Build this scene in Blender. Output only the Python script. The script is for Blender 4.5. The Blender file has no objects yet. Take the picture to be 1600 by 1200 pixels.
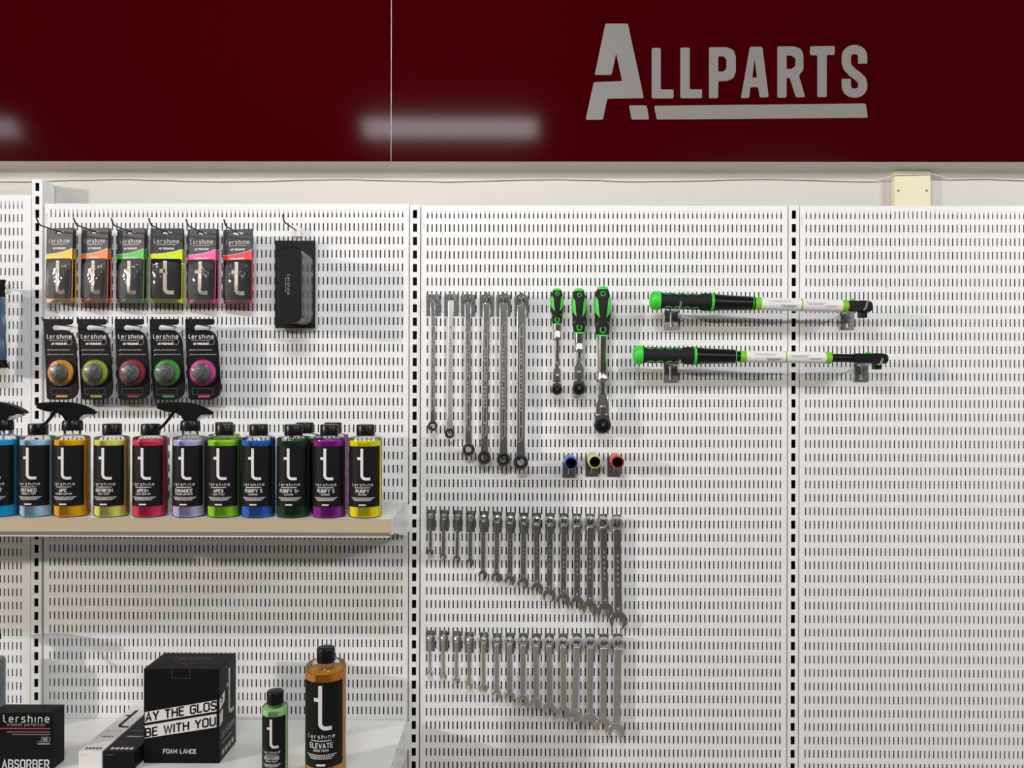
import bpy, bmesh, math, random
from mathutils import Vector, Matrix
from mathutils.geometry import tessellate_polygon

random.seed(7)
SC = bpy.context.scene
COL = SC.collection
PI = math.pi

# ------------------------------------------------------------------ camera
CAM = Vector((0.2422, -1.8278, 1.5))
ROT = Matrix.Rotation(0.00574, 3, 'Z') @ Matrix.Rotation(PI / 2, 3, 'X') @ Matrix.Rotation(math.radians(0.14), 3, 'Z')
cd = bpy.data.cameras.new('camera')
cd.sensor_fit = 'HORIZONTAL'; cd.sensor_width = 36; cd.lens = 27.0
cd.clip_start = 0.02; cd.clip_end = 60
co = bpy.data.objects.new('camera', cd); COL.objects.link(co)
co.matrix_world = Matrix.Translation(CAM) @ ROT.to_4x4()
SC.camera = co

# ------------------------------------------------------------------ world, lights, exposure
w = bpy.data.worlds.new('world'); SC.world = w; w.use_nodes = True
w.node_tree.nodes['Background'].inputs[0].default_value = (0.95, 0.97, 1.0, 1)
w.node_tree.nodes['Background'].inputs[1].default_value = 0.05
SC.view_settings.view_transform = 'Standard'; SC.view_settings.look = 'None'
SC.view_settings.gamma = 1.0; SC.view_settings.use_curve_mapping = False
SC.view_settings.exposure = 0.04

def lamp(loc, energy, sx, sy, color=(1, 1, 1), aim=None):
    l = bpy.data.lights.new('ceiling_lamp', 'AREA'); l.shape = 'RECTANGLE'
    l.size = sx; l.size_y = sy; l.energy = energy; l.color = color
    o = bpy.data.objects.new('ceiling_lamp', l); COL.objects.link(o)
    o.location = loc
    if aim:
        o.rotation_euler = (Vector(aim) - Vector(loc)).to_track_quat('-Z', 'Y').to_euler()
    return o

COOL = (0.975, 0.99, 1.0); WARM = (1.0, 0.90, 0.81)
# rows of ceiling tubes over the aisle, and the lamp far down the aisle that throws the long side shadows
lamp((-0.04, -1.44, 2.58), 16.2, 0.73, 0.07, COOL, aim=(-0.04, 0, 1.92))
lamp((-2.24, -1.44, 2.58), 9.5, 0.73, 0.07, COOL, aim=(-2.24, 0, 1.92))
lamp((3.20, -1.44, 2.58), 46, 0.73, 0.07, COOL, aim=(2.6, 0, 1.82))
lamp((-3.20, -4.00, 2.93), 8, 1.2, 0.2, COOL, aim=(0, 0, 1.3))
lamp((2.00, -4.00, 2.93), 34, 1.2, 0.2, (1.0, .955, .905), aim=(1.0, 0, .9))
lamp((-7.30, -4.00, 2.93), 430, 0.22, 0.22, WARM, aim=(0, 0, 1.1))

# ------------------------------------------------------------------ helpers
def s2l(c):
    c = c / 255.0
    return c / 12.92 if c <= 0.04045 else ((c + 0.055) / 1.055) ** 2.4
def rgb(r, g, b): return (s2l(r), s2l(g), s2l(b), 1.0)

def at(px, py, Y):
    """world point seen at photograph pixel (px, py) on the vertical plane y = Y"""
    d = ROT @ Vector(((px - 800) / 1200.0, (600 - py) / 1200.0, -1.0))
    return CAM + d * ((Y - CAM.y) / d.y)

MATS = {}
def mat(name, col, rough=0.5, metal=0.0, spec=0.5, trans=0.0, ior=1.45, coat=0.0, bump=0.0, bscale=200.0, var=0.0, vscale=8.0):
    if name in MATS: return MATS[name]
    m = bpy.data.materials.new(name); m.use_nodes = True
    nt = m.node_tree; b = nt.nodes['Principled BSDF']
    b.inputs['Base Color'].default_value = col
    b.inputs['Roughness'].default_value = rough
    b.inputs['Metallic'].default_value = metal
    b.inputs['Specular IOR Level'].default_value = spec
    b.inputs['Transmission Weight'].default_value = trans
    b.inputs['IOR'].default_value = ior
    b.inputs['Coat Weight'].default_value = coat
    if bump > 0 or var > 0:
        tc = nt.nodes.new('ShaderNodeTexCoord')
        nz = nt.nodes.new('ShaderNodeTexNoise'); nz.inputs['Scale'].default_value = bscale if bump > 0 else vscale
        nt.links.new(tc.outputs['Object'], nz.inputs['Vector'])
        if bump > 0:
            bp = nt.nodes.new('ShaderNodeBump'); bp.inputs['Strength'].default_value = bump; bp.inputs['Distance'].default_value = 0.001
            nt.links.new(nz.outputs['Fac'], bp.inputs['Height']); nt.links.new(bp.outputs['Normal'], b.inputs['Normal'])
        if var > 0:
            n2 = nt.nodes.new('ShaderNodeTexNoise'); n2.inputs['Scale'].default_value = vscale
            nt.links.new(tc.outputs['Object'], n2.inputs['Vector'])
            mx = nt.nodes.new('ShaderNodeMix'); mx.data_type = 'RGBA'
            mx.inputs[6].default_value = tuple(max(0, c * (1 - var)) for c in col[:3]) + (1,)
            mx.inputs[7].default_value = tuple(min(1, c * (1 + var)) for c in col[:3]) + (1,)
            nt.links.new(n2.outputs['Fac'], mx.inputs[0]); nt.links.new(mx.outputs[2], b.inputs['Base Color'])
    MATS[name] = m
    return m

def clear_mat(name, tint=(1, 1, 1, 1), amount=0.10, rough=0.08, bump=0.0, bscale=60):
    """thin clear plastic: mostly see-through, shiny, milkier where seen edge-on"""
    if name in MATS: return MATS[name]
    m = bpy.data.materials.new(name); m.use_nodes = True
    nt = m.node_tree; nt.nodes.clear()
    out = nt.nodes.new('ShaderNodeOutputMaterial')
    tr = nt.nodes.new('ShaderNodeBsdfTransparent'); tr.inputs[0].default_value = tint
    pb = nt.nodes.new('ShaderNodeBsdfPrincipled'); pb.inputs['Base Color'].default_value = (0.8, 0.8, 0.8, 1)
    pb.inputs['Roughness'].default_value = rough
    lw = nt.nodes.new('ShaderNodeLayerWeight'); lw.inputs['Blend'].default_value = 0.25
    mp = nt.nodes.new('ShaderNodeMapRange'); mp.inputs['To Min'].default_value = amount * 0.4; mp.inputs['To Max'].default_value = min(1, amount * 5)
    mx = nt.nodes.new('ShaderNodeMixShader')
    gl = nt.nodes.new('ShaderNodeBsdfGlossy'); gl.inputs['Roughness'].default_value = rough
    mg = nt.nodes.new('ShaderNodeMixShader'); fr = nt.nodes.new('ShaderNodeFresnel'); fr.inputs['IOR'].default_value = 1.4
    nt.links.new(lw.outputs['Facing'], mp.inputs['Value']); nt.links.new(mp.outputs['Result'], mx.inputs[0])
    nt.links.new(tr.outputs[0], mx.inputs[1]); nt.links.new(pb.outputs[0], mx.inputs[2])
    nt.links.new(fr.outputs[0], mg.inputs[0]); nt.links.new(mx.outputs[0], mg.inputs[1]); nt.links.new(gl.outputs[0], mg.inputs[2])
    if bump > 0:
        tc = nt.nodes.new('ShaderNodeTexCoord'); nz = nt.nodes.new('ShaderNodeTexNoise'); nz.inputs['Scale'].default_value = bscale
        nz.inputs['Distortion'].default_value = 1.5
        bp = nt.nodes.new('ShaderNodeBump'); bp.inputs['Strength'].default_value = bump; bp.inputs['Distance'].default_value = 0.004
        nt.links.new(tc.outputs['Object'], nz.inputs['Vector']); nt.links.new(nz.outputs['Fac'], bp.inputs['Height'])
        for n in (gl, pb, fr): nt.links.new(bp.outputs['Normal'], n.inputs['Normal'])
    nt.links.new(mg.outputs[0], out.inputs[0])
    MATS[name] = m
    return m

class MB:
    def __init__(self): self.v = []; self.f = []; self.m = []; self.s = []
    def add(self, vs, fs, mi=0, smooth=False, T=None):
        o = len(self.v)
        self.v += [tuple(T @ Vector(p)) if T is not None else tuple(p) for p in vs]
        for f in fs:
            self.f.append([i + o for i in f]); self.m.append(mi); self.s.append(smooth)
        return self
    def box(self, x0, x1, y0, y1, z0, z1, mi=0, T=None):
        vs = [(x, y, z) for x in (x0, x1) for y in (y0, y1) for z in (z0, z1)]
        return self.add(vs, [(0, 1, 3, 2), (4, 6, 7, 5), (0, 4, 5, 1), (2, 3, 7, 6), (0, 2, 6, 4), (1, 5, 7, 3)], mi, False, T)
    def lathe(self, prof, seg=32, mi=0, T=None, smooth=True, caps=True):
        vs = []; fs = []
        for r, z in prof:
            for k in range(seg):
                a = 2 * PI * k / seg; vs.append((r * math.cos(a), r * math.sin(a), z))
        n = len(prof)
        for i in range(n - 1):
            for k in range(seg):
                k2 = (k + 1) % seg
                fs.append((i * seg + k, i * seg + k2, (i + 1) * seg + k2, (i + 1) * seg + k))
        self.add(vs, fs, mi, smooth, T)
        if caps:
            o = len(self.v) - len(vs)
            for i, rev in ((0, True), (n - 1, False)):
                if prof[i][0] > 1e-6:
                    f = [o + i * seg + k for k in range(seg)]
                    self.f.append(f[::-1] if rev else f); self.m.append(mi); self.s.append(False)
        return self
    def tube(self, path, r, seg=10, mi=0, T=None):
        P = [Vector(p) for p in path]; vs = []; fs = []; n = len(P)
        up = Vector((0, 0, 1)); prev = None
        for i in range(n):
            t = (P[min(i + 1, n - 1)] - P[max(i - 1, 0)]).normalized()
            if prev is None:
                a = Vector((1, 0, 0)) if abs(t.x) < 0.9 else Vector((0, 1, 0))
                u = t.cross(a).normalized()
            else:
                u = (prev - t * prev.dot(t)).normalized()
            prev = u; b = t.cross(u)
            rr = r[i] if isinstance(r, (list, tuple)) else r
            for k in range(seg):
                a = 2 * PI * k / seg
                vs.append(tuple(P[i] + (u * math.cos(a) + b * math.sin(a)) * rr))
        for i in range(n - 1):
            for k in range(seg):
                k2 = (k + 1) % seg
                fs.append((i * seg + k, i * seg + k2, (i + 1) * seg + k2, (i + 1) * seg + k))
        fs.append(tuple(range(seg))[::-1]); fs.append(tuple((n - 1) * seg + k for k in range(seg)))
        return self.add(vs, fs, mi, True, T)
    def poly(self, pts, y0, y1, mi=0, side=None, holes=(), T=None, smooth=False):
        """outline in x,z extruded along y from y0 (front) to y1 (back)"""
        loops = [list(pts)] + [list(h) for h in holes]
        flat = [p for l in loops for p in l]; n = len(flat)
        tris = tessellate_polygon([[Vector((p[0], p[1], 0)) for p in l] for l in loops])
        vs = [(p[0], y0, p[1]) for p in flat] + [(p[0], y1, p[1]) for p in flat]
        self.add(vs, [t for t in tris] + [tuple(i + n for i in t[::-1]) for t in tris], mi, False, T)
        base = len(self.v) - len(vs); o = 0
        for l in loops:
            k = len(l)
            for i in range(k):
                j = (i + 1) % k
                self.f.append([base + o + i, base + o + j, base + n + o + j, base + n + o + i])
                self.m.append(mi if side is None else side); self.s.append(smooth)
            o += k
        return self
    def flat(self, quads, fn, mi):
        """2-D quads placed on a surface by fn(u, v)"""
        mx = getattr(fn, 'mx', None)
        for q in quads:
            if mx and len(q) == 4:
                n = int(math.ceil((max(u for u, v in q) - min(u for u, v in q)) / mx))
                if n > 1:
                    e = [(q[1][0] - q[0][0], q[1][1] - q[0][1]), (q[3][0] - q[0][0], q[3][1] - q[0][1])]
                    if abs(e[1][0]) > abs(e[0][0]): q = [q[1], q[2], q[3], q[0]]
                    L = lambda a, b, t: (a[0] + (b[0] - a[0]) * t, a[1] + (b[1] - a[1]) * t)
                    for k in range(n):
                        r = [L(q[0], q[1], k / n), L(q[0], q[1], (k + 1) / n), L(q[3], q[2], (k + 1) / n), L(q[3], q[2], k / n)]
                        self.add([fn(u, v) for u, v in r], [(0, 1, 2, 3)], mi)
                    continue
            self.add([fn(u, v) for u, v in q], [tuple(range(len(q)))], mi)
        return self
    def mesh(self, name, mats, recalc=True):
        me = bpy.data.meshes.new(name); me.from_pydata(self.v, [], self.f)
        for m in mats: me.materials.append(m)
        me.polygons.foreach_set('material_index', self.m); me.polygons.foreach_set('use_smooth', self.s)
        if recalc:
            bm = bmesh.new(); bm.from_mesh(me); bmesh.ops.recalc_face_normals(bm, faces=bm.faces); bm.to_mesh(me); bm.free()
        me.set_sharp_from_angle(angle=math.radians(38)); me.update(); return me

CACHE = {}
def build(name, mb, mats, parent=None, key=None, bevel=0, recalc=True, seg=2):
    """link one mesh object; key shares mesh data between repeats (mb may then be a function)"""
    if not isinstance(mats, (list, tuple)): mats = [mats]
    me = CACHE.get(key) if key else None
    if me is None:
        if callable(mb): mb = mb()
        me = mb.mesh(name, mats, recalc)
        if key: CACHE[key] = me
    o = bpy.data.objects.new(name, me); COL.objects.link(o)
    if parent: o.parent = parent
    if bevel:
        b = o.modifiers.new('bevel', 'BEVEL'); b.width = bevel; b.segments = seg; b.limit_method = 'ANGLE'; b.angle_limit = math.radians(35)
    return o
def tag(o, label, cat, group=None):
    o['label'] = label; o['category'] = cat
    if group: o['group'] = group
    return o
def thing(name, label, cat, loc, group=None, rot=(0, 0, 0)):
    o = bpy.data.objects.new(name, None); COL.objects.link(o); o.empty_display_size = 0.02
    o.location = loc; o.rotation_euler = rot
    return tag(o, label, cat, group)
def struct(name, mb, mats, **k):
    o = build(name, mb, mats, **k); o['kind'] = 'structure'; return o

def rounded(pts, r, n=4):
    """round the corners of a closed outline"""
    out = []; N = len(pts)
    for i in range(N):
        p0, p1, p2 = Vector(pts[i - 1]), Vector(pts[i]), Vector(pts[(i + 1) % N])
        a = p0 - p1; b = p2 - p1; la, lb = a.length, b.length
        rr = min(r, la * 0.45, lb * 0.45)
        s = p1 + a / la * rr; e = p1 + b / lb * rr
        for k in range(n + 1):
            t = k / n; q = s * (1 - t) ** 2 + p1 * 2 * t * (1 - t) + e * t * t
            out.append((q.x, q.y))
    return out
def rrect(x0, x1, z0, z1, r, n=4): return rounded([(x0, z0), (x1, z0), (x1, z1), (x0, z1)], r, n)
def circle(cx, cz, r, n=28, sx=1.0, sz=1.0): return [(cx + r * sx * math.cos(2 * PI * k / n), cz + r * sz * math.sin(2 * PI * k / n)) for k in range(n)]
def TX(*loc): return Matrix.Translation(loc)
AX_Y = Matrix.Rotation(PI / 2, 4, 'X')       # lathe axis z -> -y (towards the camera)
AX_X = Matrix.Rotation(PI / 2, 4, 'Y')       # lathe axis z -> +x

# ------------------------------------------------------------------ stroke lettering
GL = {
 'A': (.6, [[(0, 0), (.3, 1), (.6, 0)], [(.1, .3), (.5, .3)]]),
 'B': (.58, [[(0, 0), (0, 1), (.4, 1), (.54, .88), (.54, .64), (.42, .53), (0, .53)], [(.42, .53), (.58, .4), (.58, .13), (.44, 0), (0, 0)]]),
 'C': (.56, [[(.56, .78), (.56, .86), (.42, 1), (.14, 1), (0, .86), (0, .14), (.14, 0), (.42, 0), (.56, .14), (.56, .22)]]),
 'D': (.58, [[(0, 0), (0, 1), (.4, 1), (.58, .84), (.58, .16), (.4, 0), (0, 0)]]),
 'E': (.5, [[(.5, 1), (0, 1), (0, 0), (.5, 0)], [(0, .53), (.43, .53)]]),
 'F': (.5, [[(.5, 1), (0, 1), (0, 0)], [(0, .5), (.43, .5)]]),
 'G': (.58, [[(.58, .8), (.58, .86), (.44, 1), (.14, 1), (0, .86), (0, .14), (.14, 0), (.44, 0), (.58, .14), (.58, .48), (.32, .48)]]),
 'H': (.58, [[(0, 0), (0, 1)], [(.58, 0), (.58, 1)], [(0, .52), (.58, .52)]]),
 'I': (0, [[(0, 0), (0, 1)]]),
 'J': (.4, [[(0, .14), (.12, 0), (.28, 0), (.4, .14), (.4, 1)]]),
 'K': (.56, [[(0, 0), (0, 1)], [(.54, 1), (.02, .42)], [(.2, .6), (.56, 0)]]),
 'L': (.48, [[(0, 1), (0, 0), (.48, 0)]]),
 'M': (.72, [[(0, 0), (0, 1), (.36, .35), (.72, 1), (.72, 0)]]),
 'N': (.6, [[(0, 0), (0, 1), (.6, 0), (.6, 1)]]),
 'O': (.6, [[(.3, 1), (.14, 1), (0, .86), (0, .14), (.14, 0), (.46, 0), (.6, .14), (.6, .86), (.46, 1), (.3, 1)]]),
 'P': (.56, [[(0, 0), (0, 1), (.42, 1), (.56, .88), (.56, .55), (.42, .43), (0, .43)]]),
 'Q': (.6, [[(.3, 1), (.14, 1), (0, .86), (0, .14), (.14, 0), (.46, 0), (.6, .14), (.6, .86), (.46, 1), (.3, 1)], [(.38, .22), (.62, -.06)]]),
 'R': (.58, [[(0, 0), (0, 1), (.42, 1), (.56, .88), (.56, .57), (.42, .46), (0, .46)], [(.3, .46), (.58, 0)]]),
 'S': (.54, [[(.54, .84), (.42, 1), (.14, 1), (.01, .88), (.01, .66), (.14, .54), (.4, .47), (.54, .35), (.54, .13), (.41, 0), (.13, 0), (0, .16)]]),
 'T': (.56, [[(0, 1), (.56, 1)], [(.28, 1), (.28, 0)]]),
 'U': (.58, [[(0, 1), (0, .14), (.14, 0), (.44, 0), (.58, .14), (.58, 1)]]),
 'V': (.6, [[(0, 1), (.3, 0), (.6, 1)]]),
 'W': (.9, [[(0, 1), (.22, 0), (.45, .9), (.68, 0), (.9, 1)]]),
 'X': (.58, [[(0, 0), (.58, 1)], [(0, 1), (.58, 0)]]),
 'Y': (.6, [[(0, 1), (.3, .45), (.6, 1)], [(.3, .45), (.3, 0)]]),
 'Z': (.54, [[(0, 1), (.54, 1), (0, 0), (.54, 0)]]),
 '+': (.4, [[(0, .5), (.4, .5)], [(.2, .3), (.2, .7)]]),
 '&': (.6, [[(.6, .4), (.35, 0), (.12, 0), (0, .14), (0, .34), (.36, .66), (.36, .88), (.24, 1), (.14, 1), (.06, .86), (.1, .7), (.6, 0)]]),
 't': (.3, [[(0, 1), (0, .16), (.13, 0), (.3, 0)], [(-.12, .7), (0, .7)]]),
 'e': (.48, [[(0, .36), (.48, .36), (.48, .56), (.35, .7), (.13, .7), (0, .56), (0, .14), (.13, 0), (.45, 0)]]),
 'r': (.3, [[(0, 0), (0, .7)], [(0, .52), (.16, .7), (.3, .7)]]),
 's': (.46, [[(.44, .7), (.13, .7), (.02, .6), (.02, .46), (.12, .38), (.34, .33), (.46, .24), (.46, .1), (.34, 0), (0, 0)]]),
 'h': (.48, [[(0, 1), (0, 0)], [(0, .52), (.16, .7), (.34, .7), (.48, .55), (.48, 0)]]),
 'i': (0, [[(0, 0), (0, .7)]]),
 'n': (.48, [[(0, 0), (0, .7)], [(0, .52), (.16, .7), (.34, .7), (.48, .55), (.48, 0)]]),
 'w': (.62, [[(0, .7), (.15, 0), (.31, .65), (.47, 0), (.62, .7)]]),
 'd': (.48, [[(.48, 1), (.48, 0)], [(.48, .55), (.34, .7), (.13, .7), (0, .56), (0, .14), (.13, 0), (.34, 0), (.48, .15)]]),
 'p': (.48, [[(0, -.3), (0, .7)], [(0, .55), (.14, .7), (.35, .7), (.48, .56), (.48, .14), (.35, 0), (.14, 0), (0, .15)]]),
 'f': (.3, [[(.08, 0), (.08, .86), (.2, 1), (.3, 1)], [(-.06, .66), (.28, .66)]]),
 'c': (.44, [[(.44, .7), (.13, .7), (0, .56), (0, .14), (.13, 0), (.44, 0)]]),
 'o': (.48, [[(.24, .7), (.13, .7), (0, .56), (0, .14), (.13, 0), (.35, 0), (.48, .14), (.48, .56), (.35, .7), (.24, .7)]]),
 ' ': (.3, []),
}
def ribbon(pl, wd, mx=None):
    """flat stroke along a polyline, mitred, as quads"""
    P = [Vector(p) for p in pl]
    if mx:
        Q = [P[0]]
        for a, b in zip(P, P[1:]):
            n = max(1, int(math.ceil((b - a).length / mx)))
            Q += [a + (b - a) * (k / n) for k in range(1, n + 1)]
        P = Q
    n = len(P); closed = (P[0] - P[-1]).length < 1e-9 and n > 2
    L = []; R = []; h = wd / 2
    for i in range(n):
        if closed: d0 = (P[i] - P[i - 1 if i > 0 else n - 2]); d1 = (P[i + 1 if i < n - 1 else 1] - P[i])
        else: d0 = P[i] - P[i - 1] if i > 0 else P[1] - P[0]; d1 = P[i + 1] - P[i] if i < n - 1 else P[i] - P[i - 1]
        d0 = d0.normalized(); d1 = d1.normalized()
        n0 = Vector((-d0.y, d0.x)); n1 = Vector((-d1.y, d1.x)); m = n0 + n1
        m = m.normalized() if m.length > 1e-6 else n0
        k = h / max(0.45, m.dot(n0)); p = P[i].copy()
        if not closed:
            if i == 0: p -= d1 * h * .55
            if i == n - 1: p += d0 * h * .55
        L.append(p + m * k); R.append(p - m * k)
    return [((L[i].x, L[i].y), (R[i].x, R[i].y), (R[i + 1].x, R[i + 1].y), (L[i + 1].x, L[i + 1].y)) for i in range(n - 1)]
def text(s, h, wd, gap=.24, cx=0.0, z=0.0, mx=None, width=None, align='c', stretch=1.0):
    """quads of one line of lettering: cap height h, stroke wd, baseline z; width squeezes it to a length"""
    x = 0; items = []
    if not s: return []
    for ch in s:
        gw, pls = GL[ch]
        for pl in pls: items.append([((px + x) * stretch, py) for px, py in pl])
        x += gw + gap
    tot = (x - gap) * stretch
    kx = h if not width else width / tot
    ox = cx - tot * kx / 2 if align == 'c' else cx
    out = []
    for pl in items: out += ribbon([(ox + px * kx, z + py * h) for px, py in pl], wd, mx)
    return out
def rect(x0, x1, z0, z1): return [((x0, z0), (x1, z0), (x1, z1), (x0, z1))]
def words(cx, z, length, h, n, seed, wob=.8):
    """lines of print too small to read: rows of little dashes"""
    rnd = random.Random(seed); out = []
    for i in range(n):
        ll = length * (1 - .18 * (i % 3) * wob); x = cx - ll / 2; zz = z - i * h * 2.0
        while x < cx + ll / 2:
            d = rnd.uniform(1.2, 3.2) * h; out += rect(x, min(x + d, cx + ll / 2), zz - h * .5, zz + h * .5); x += d + h * .55
    return out
def big_t(cx, z0, h, wd, mx=None):
    """the tall hooked t: stem, rounded foot to one side, short bar on the other"""
    r = h * .13; pts = [(0, h), (0, r)]
    for k in range(1, 7):
        a = PI + k * (PI / 2) / 6; pts.append((r + r * math.cos(a), r + r * math.sin(a)))
    pts.append((h * .235, 0))
    out = ribbon([(cx + x, z0 + wd / 2 + z * (1 - wd / h)) for x, z in pts], wd, mx)
    out += rect(cx - wd / 2 - h * .1, cx, z0 + h * .63, z0 + h * .63 + wd * .95)
    return out
def wordmark(cx, z, width, h, wd, mx=None): return text('tershine', h, wd, .42, cx, z, mx, width)
def plane(o, ex=(1, 0, 0), ez=(0, 0, 1), eps=(0, -.0003, 0)):
    o = Vector(o) + Vector(eps); ex = Vector(ex); ez = Vector(ez)
    return lambda u, v: tuple(o + ex * u + ez * v)
def cyl(R):
    f = lambda u, v: (R * math.sin(u / R), -R * math.cos(u / R), v)
    f.mx = .0035
    return f

# ------------------------------------------------------------------ materials
M_PANEL = mat('white_powder_coat', rgb(236, 236, 236), .42, spec=.4, bump=.05, bscale=900)
M_SHELF = mat('white_shelf_enamel', rgb(233, 234, 232), .22, spec=.5)
M_WALL = mat('painted_wallpaper', rgb(207, 203, 198), .75, bump=.6, bscale=160, var=.03, vscale=5)
M_SLOTSHADE = mat('slot_shade_dark', rgb(48, 45, 43), .9)  # shade seen through the slots, put into a dark base colour
M_RED = mat('glossy_red_laminate', (0.042, 0.0003, 0.0014, 1), .10, spec=.035)
M_EDGE = mat('pale_panel_edge', rgb(225, 222, 218), .4)
M_LOGO = mat('grey_vinyl', rgb(124, 119, 117), .5)
M_SOFFIT = mat('pale_soffit_paint', rgb(240, 238, 233), .5)
M_CREAM = mat('cream_plastic', rgb(226, 218, 188), .4)
M_TAN = mat('tan_price_rail', rgb(184, 168, 142), .4)
M_GREYRAIL = mat('grey_rail', rgb(132, 128, 128), .3)
M_ZINC = mat('zinc_plate', (.46, .49, .48, 1), .28, metal=1.0, var=.15, vscale=60)
M_WIRE = mat('bright_wire', (.62, .63, .63, 1), .25, metal=1.0)
M_DKWIRE = mat('dark_wire', (.10, .10, .115, 1), .35, metal=1.0)
M_CHROME = mat('satin_chrome', (.56, .56, .555, 1), .27, metal=1.0)
M_SATIN = mat('pale_satin_steel', (.74, .74, .73, 1), .40, metal=1.0)
M_CHROME2 = mat('polished_chrome', (.66, .66, .65, 1), .14, metal=1.0)
M_DKSTEEL = mat('dark_steel', (.22, .215, .21, 1), .33, metal=1.0)
M_BLACK = mat('black_plastic', rgb(17, 17, 18), .32, spec=.35)
M_MATTE = mat('matte_black_rubber', rgb(28, 28, 30), .65, spec=.3, bump=.1, bscale=700)
M_LABEL = mat('black_label', rgb(21, 21, 22), .5, spec=.2)
M_BOX = mat('black_carton', rgb(22, 21, 22), .42, spec=.12)
M_PRINT = mat('white_print', rgb(228, 224, 224), .5)
M_GPRINT = mat('grey_print', rgb(150, 148, 148), .5)
M_PINK = mat('pink_print', rgb(190, 62, 90), .5)
M_WHITE = mat('white_card', rgb(232, 228, 228), .5)
M_SLATE = mat('slate_card', rgb(70, 70, 73), .5, spec=.3)
M_CREAMPRINT = mat('cream_print', rgb(234, 222, 202), .5)
M_ETCH = mat('etched_line', rgb(200, 199, 197), .45)
M_ETCH2 = mat('stamped_mark', rgb(148, 146, 142), .5)
M_GREEN = mat('green_rubber', rgb(60, 205, 62), .4)
M_LGREEN = mat('green_label_band', rgb(120, 195, 40), .35)
M_SHELL = clear_mat('clear_bottle_plastic', amount=.018)
M_FILM = clear_mat('crinkled_film', amount=.07, rough=.06, bump=1.0, bscale=15)
M_CLAM = clear_mat('clamshell_plastic', amount=.03, rough=.06)

# ------------------------------------------------------------------ setting
struct('floor', MB().box(-12, 8, -11, .3, -.05, 0), mat('pale_floor', rgb(160, 151, 142), .5, var=.06, vscale=2))
ROOM = mat('shop_grey', rgb(166, 165, 164), .8, var=.3, vscale=1.5)
struct('wall_front', MB().box(-12, 8, -9.05, -9, 0, 3), ROOM)
struct('wall_left', MB().box(-11.6, -11.5, -9, .14, 0, 3), ROOM)
struct('wall_right', MB().box(7.5, 7.6, -9, .14, 0, 3), ROOM)
struct('ceiling', MB().box(-12, 8, -11, .3, 3.0, 3.05), mat('dark_ceiling', rgb(38, 38, 40), .9))
ZSPLIT = 1.917
struct('wall_back', MB().box(-11.5, 7.5, .05, .14, ZSPLIT, 3.0), M_WALL)
struct('wall_back_lower', MB().box(-11.5, 7.5, .055, .14, 0, ZSPLIT), M_SLOTSHADE)  # wall below the split coloured dark for the shade behind the panels

# red fascia of two laminate sheets on a grey soffit box
YF = -.012
zf = at(800, 252.5, YF).z
def fascia(x0, x1, label):
    t = thing('sign_panel', label, 'sign panel', ((x0 + x1) / 2, YF, zf), 'red fascia panels')
    hw = (x1 - x0) / 2; m = MB()
    m.add([(-hw, 0, 0), (hw, 0, 0), (hw, 0, .6), (-hw, 0, .6)], [(0, 1, 2, 3)], 0)
    m.box(-hw, hw, .0003, .0035, 0, .6, 1)
    build('panel_sheet', m, [M_RED, M_EDGE], t, recalc=False)
    return t
xs = at(611, 200, YF).x
fascia(-2.4, xs - .0008, 'glossy dark red fascia panel without lettering, above the bottles')
fp = fascia(xs + .0008, 2.6, 'glossy dark red fascia panel carrying the grey company lettering')
zw = at(800, 279.5, .05).z
SOF = MB()
sp = [(YF + .0037, zf + .62), (YF + .0037, zf + .0005)] + [(YF + .0037 + (.0497 - YF - .0037) * math.sin(q), zw + (zf - zw) * math.cos(q)) for q in [PI / 2 * k / 10 for k in range(1, 11)]] + [(.0497, zf + .62)]
SOF.poly([(y, z) for y, z in sp], -2.8, 2.6, T=Matrix.Rotation(PI / 2, 4, 'Z'), smooth=True)
struct('trim_soffit', SOF, M_SOFFIT)
# lettering: the outline of each letter, real size on the panel
def lp(q): p = at(900 + q[0] / 3.3333, 20 + q[1] / 3.3333, YF); return (p.x - fp.location.x, p.z - fp.location.z)
lm = MB()
def letter(pts, holes=(), r=.004):
    lm.poly(rounded([lp(q) for q in pts], r, 3), -.0012, -.0001, 0, holes=[rounded([lp(q) for q in h], r * .6, 3) for h in holes])
letter([(153, 57), (270, 57), (353, 445), (163, 448), (140, 558), (50, 558), (92, 362), (240, 357), (209, 212), (185, 325), (97, 325)])
letter([(276, 483), (368, 483), (381, 557), (289, 557)])
letter([(406, 485), (1508, 473), (1519, 548), (420, 557)])
letter([(394, 184), (441, 184), (441, 400), (508, 400), (508, 447), (394, 447)])
letter([(543, 182), (592, 182), (592, 399), (656, 399), (656, 446), (543, 446)])
letter([(692, 180), (785, 180), (820, 195), (832, 228), (832, 308), (820, 342), (785, 356), (740, 357), (740, 446), (692, 446)],
       [[(740, 228), (768, 228), (783, 243), (783, 292), (768, 307), (740, 307)]])
letter([(905, 178), (970, 178), (1003, 440), (957, 443), (948, 388), (908, 388), (901, 445), (858, 445)], [[(930, 240), (942, 338), (917, 338)]])
letter([(1048, 176), (1136, 176), (1172, 190), (1184, 222), (1184, 298), (1160, 328), (1193, 440), (1145, 442), (1112, 340), (1096, 340), (1096, 443), (1048, 443)],
       [[(1096, 224), (1122, 224), (1142, 240), (1142, 278), (1122, 293), (1096, 293)]])
letter([(1218, 176), (1347, 173), (1347, 220), (1305, 220), (1305, 440), (1256, 440), (1256, 222), (1218, 222)])
S = [(1492, 266), (1492, 230)]
S += [(1450 + 43 * math.cos(a), 228 - 36 * math.sin(a)) for a in [PI * k / 10 for k in range(0, 11)]][1:]
S += [(1407, 262), (1414, 285), (1440, 312), (1468, 332), (1488, 352), (1493, 375)]
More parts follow.
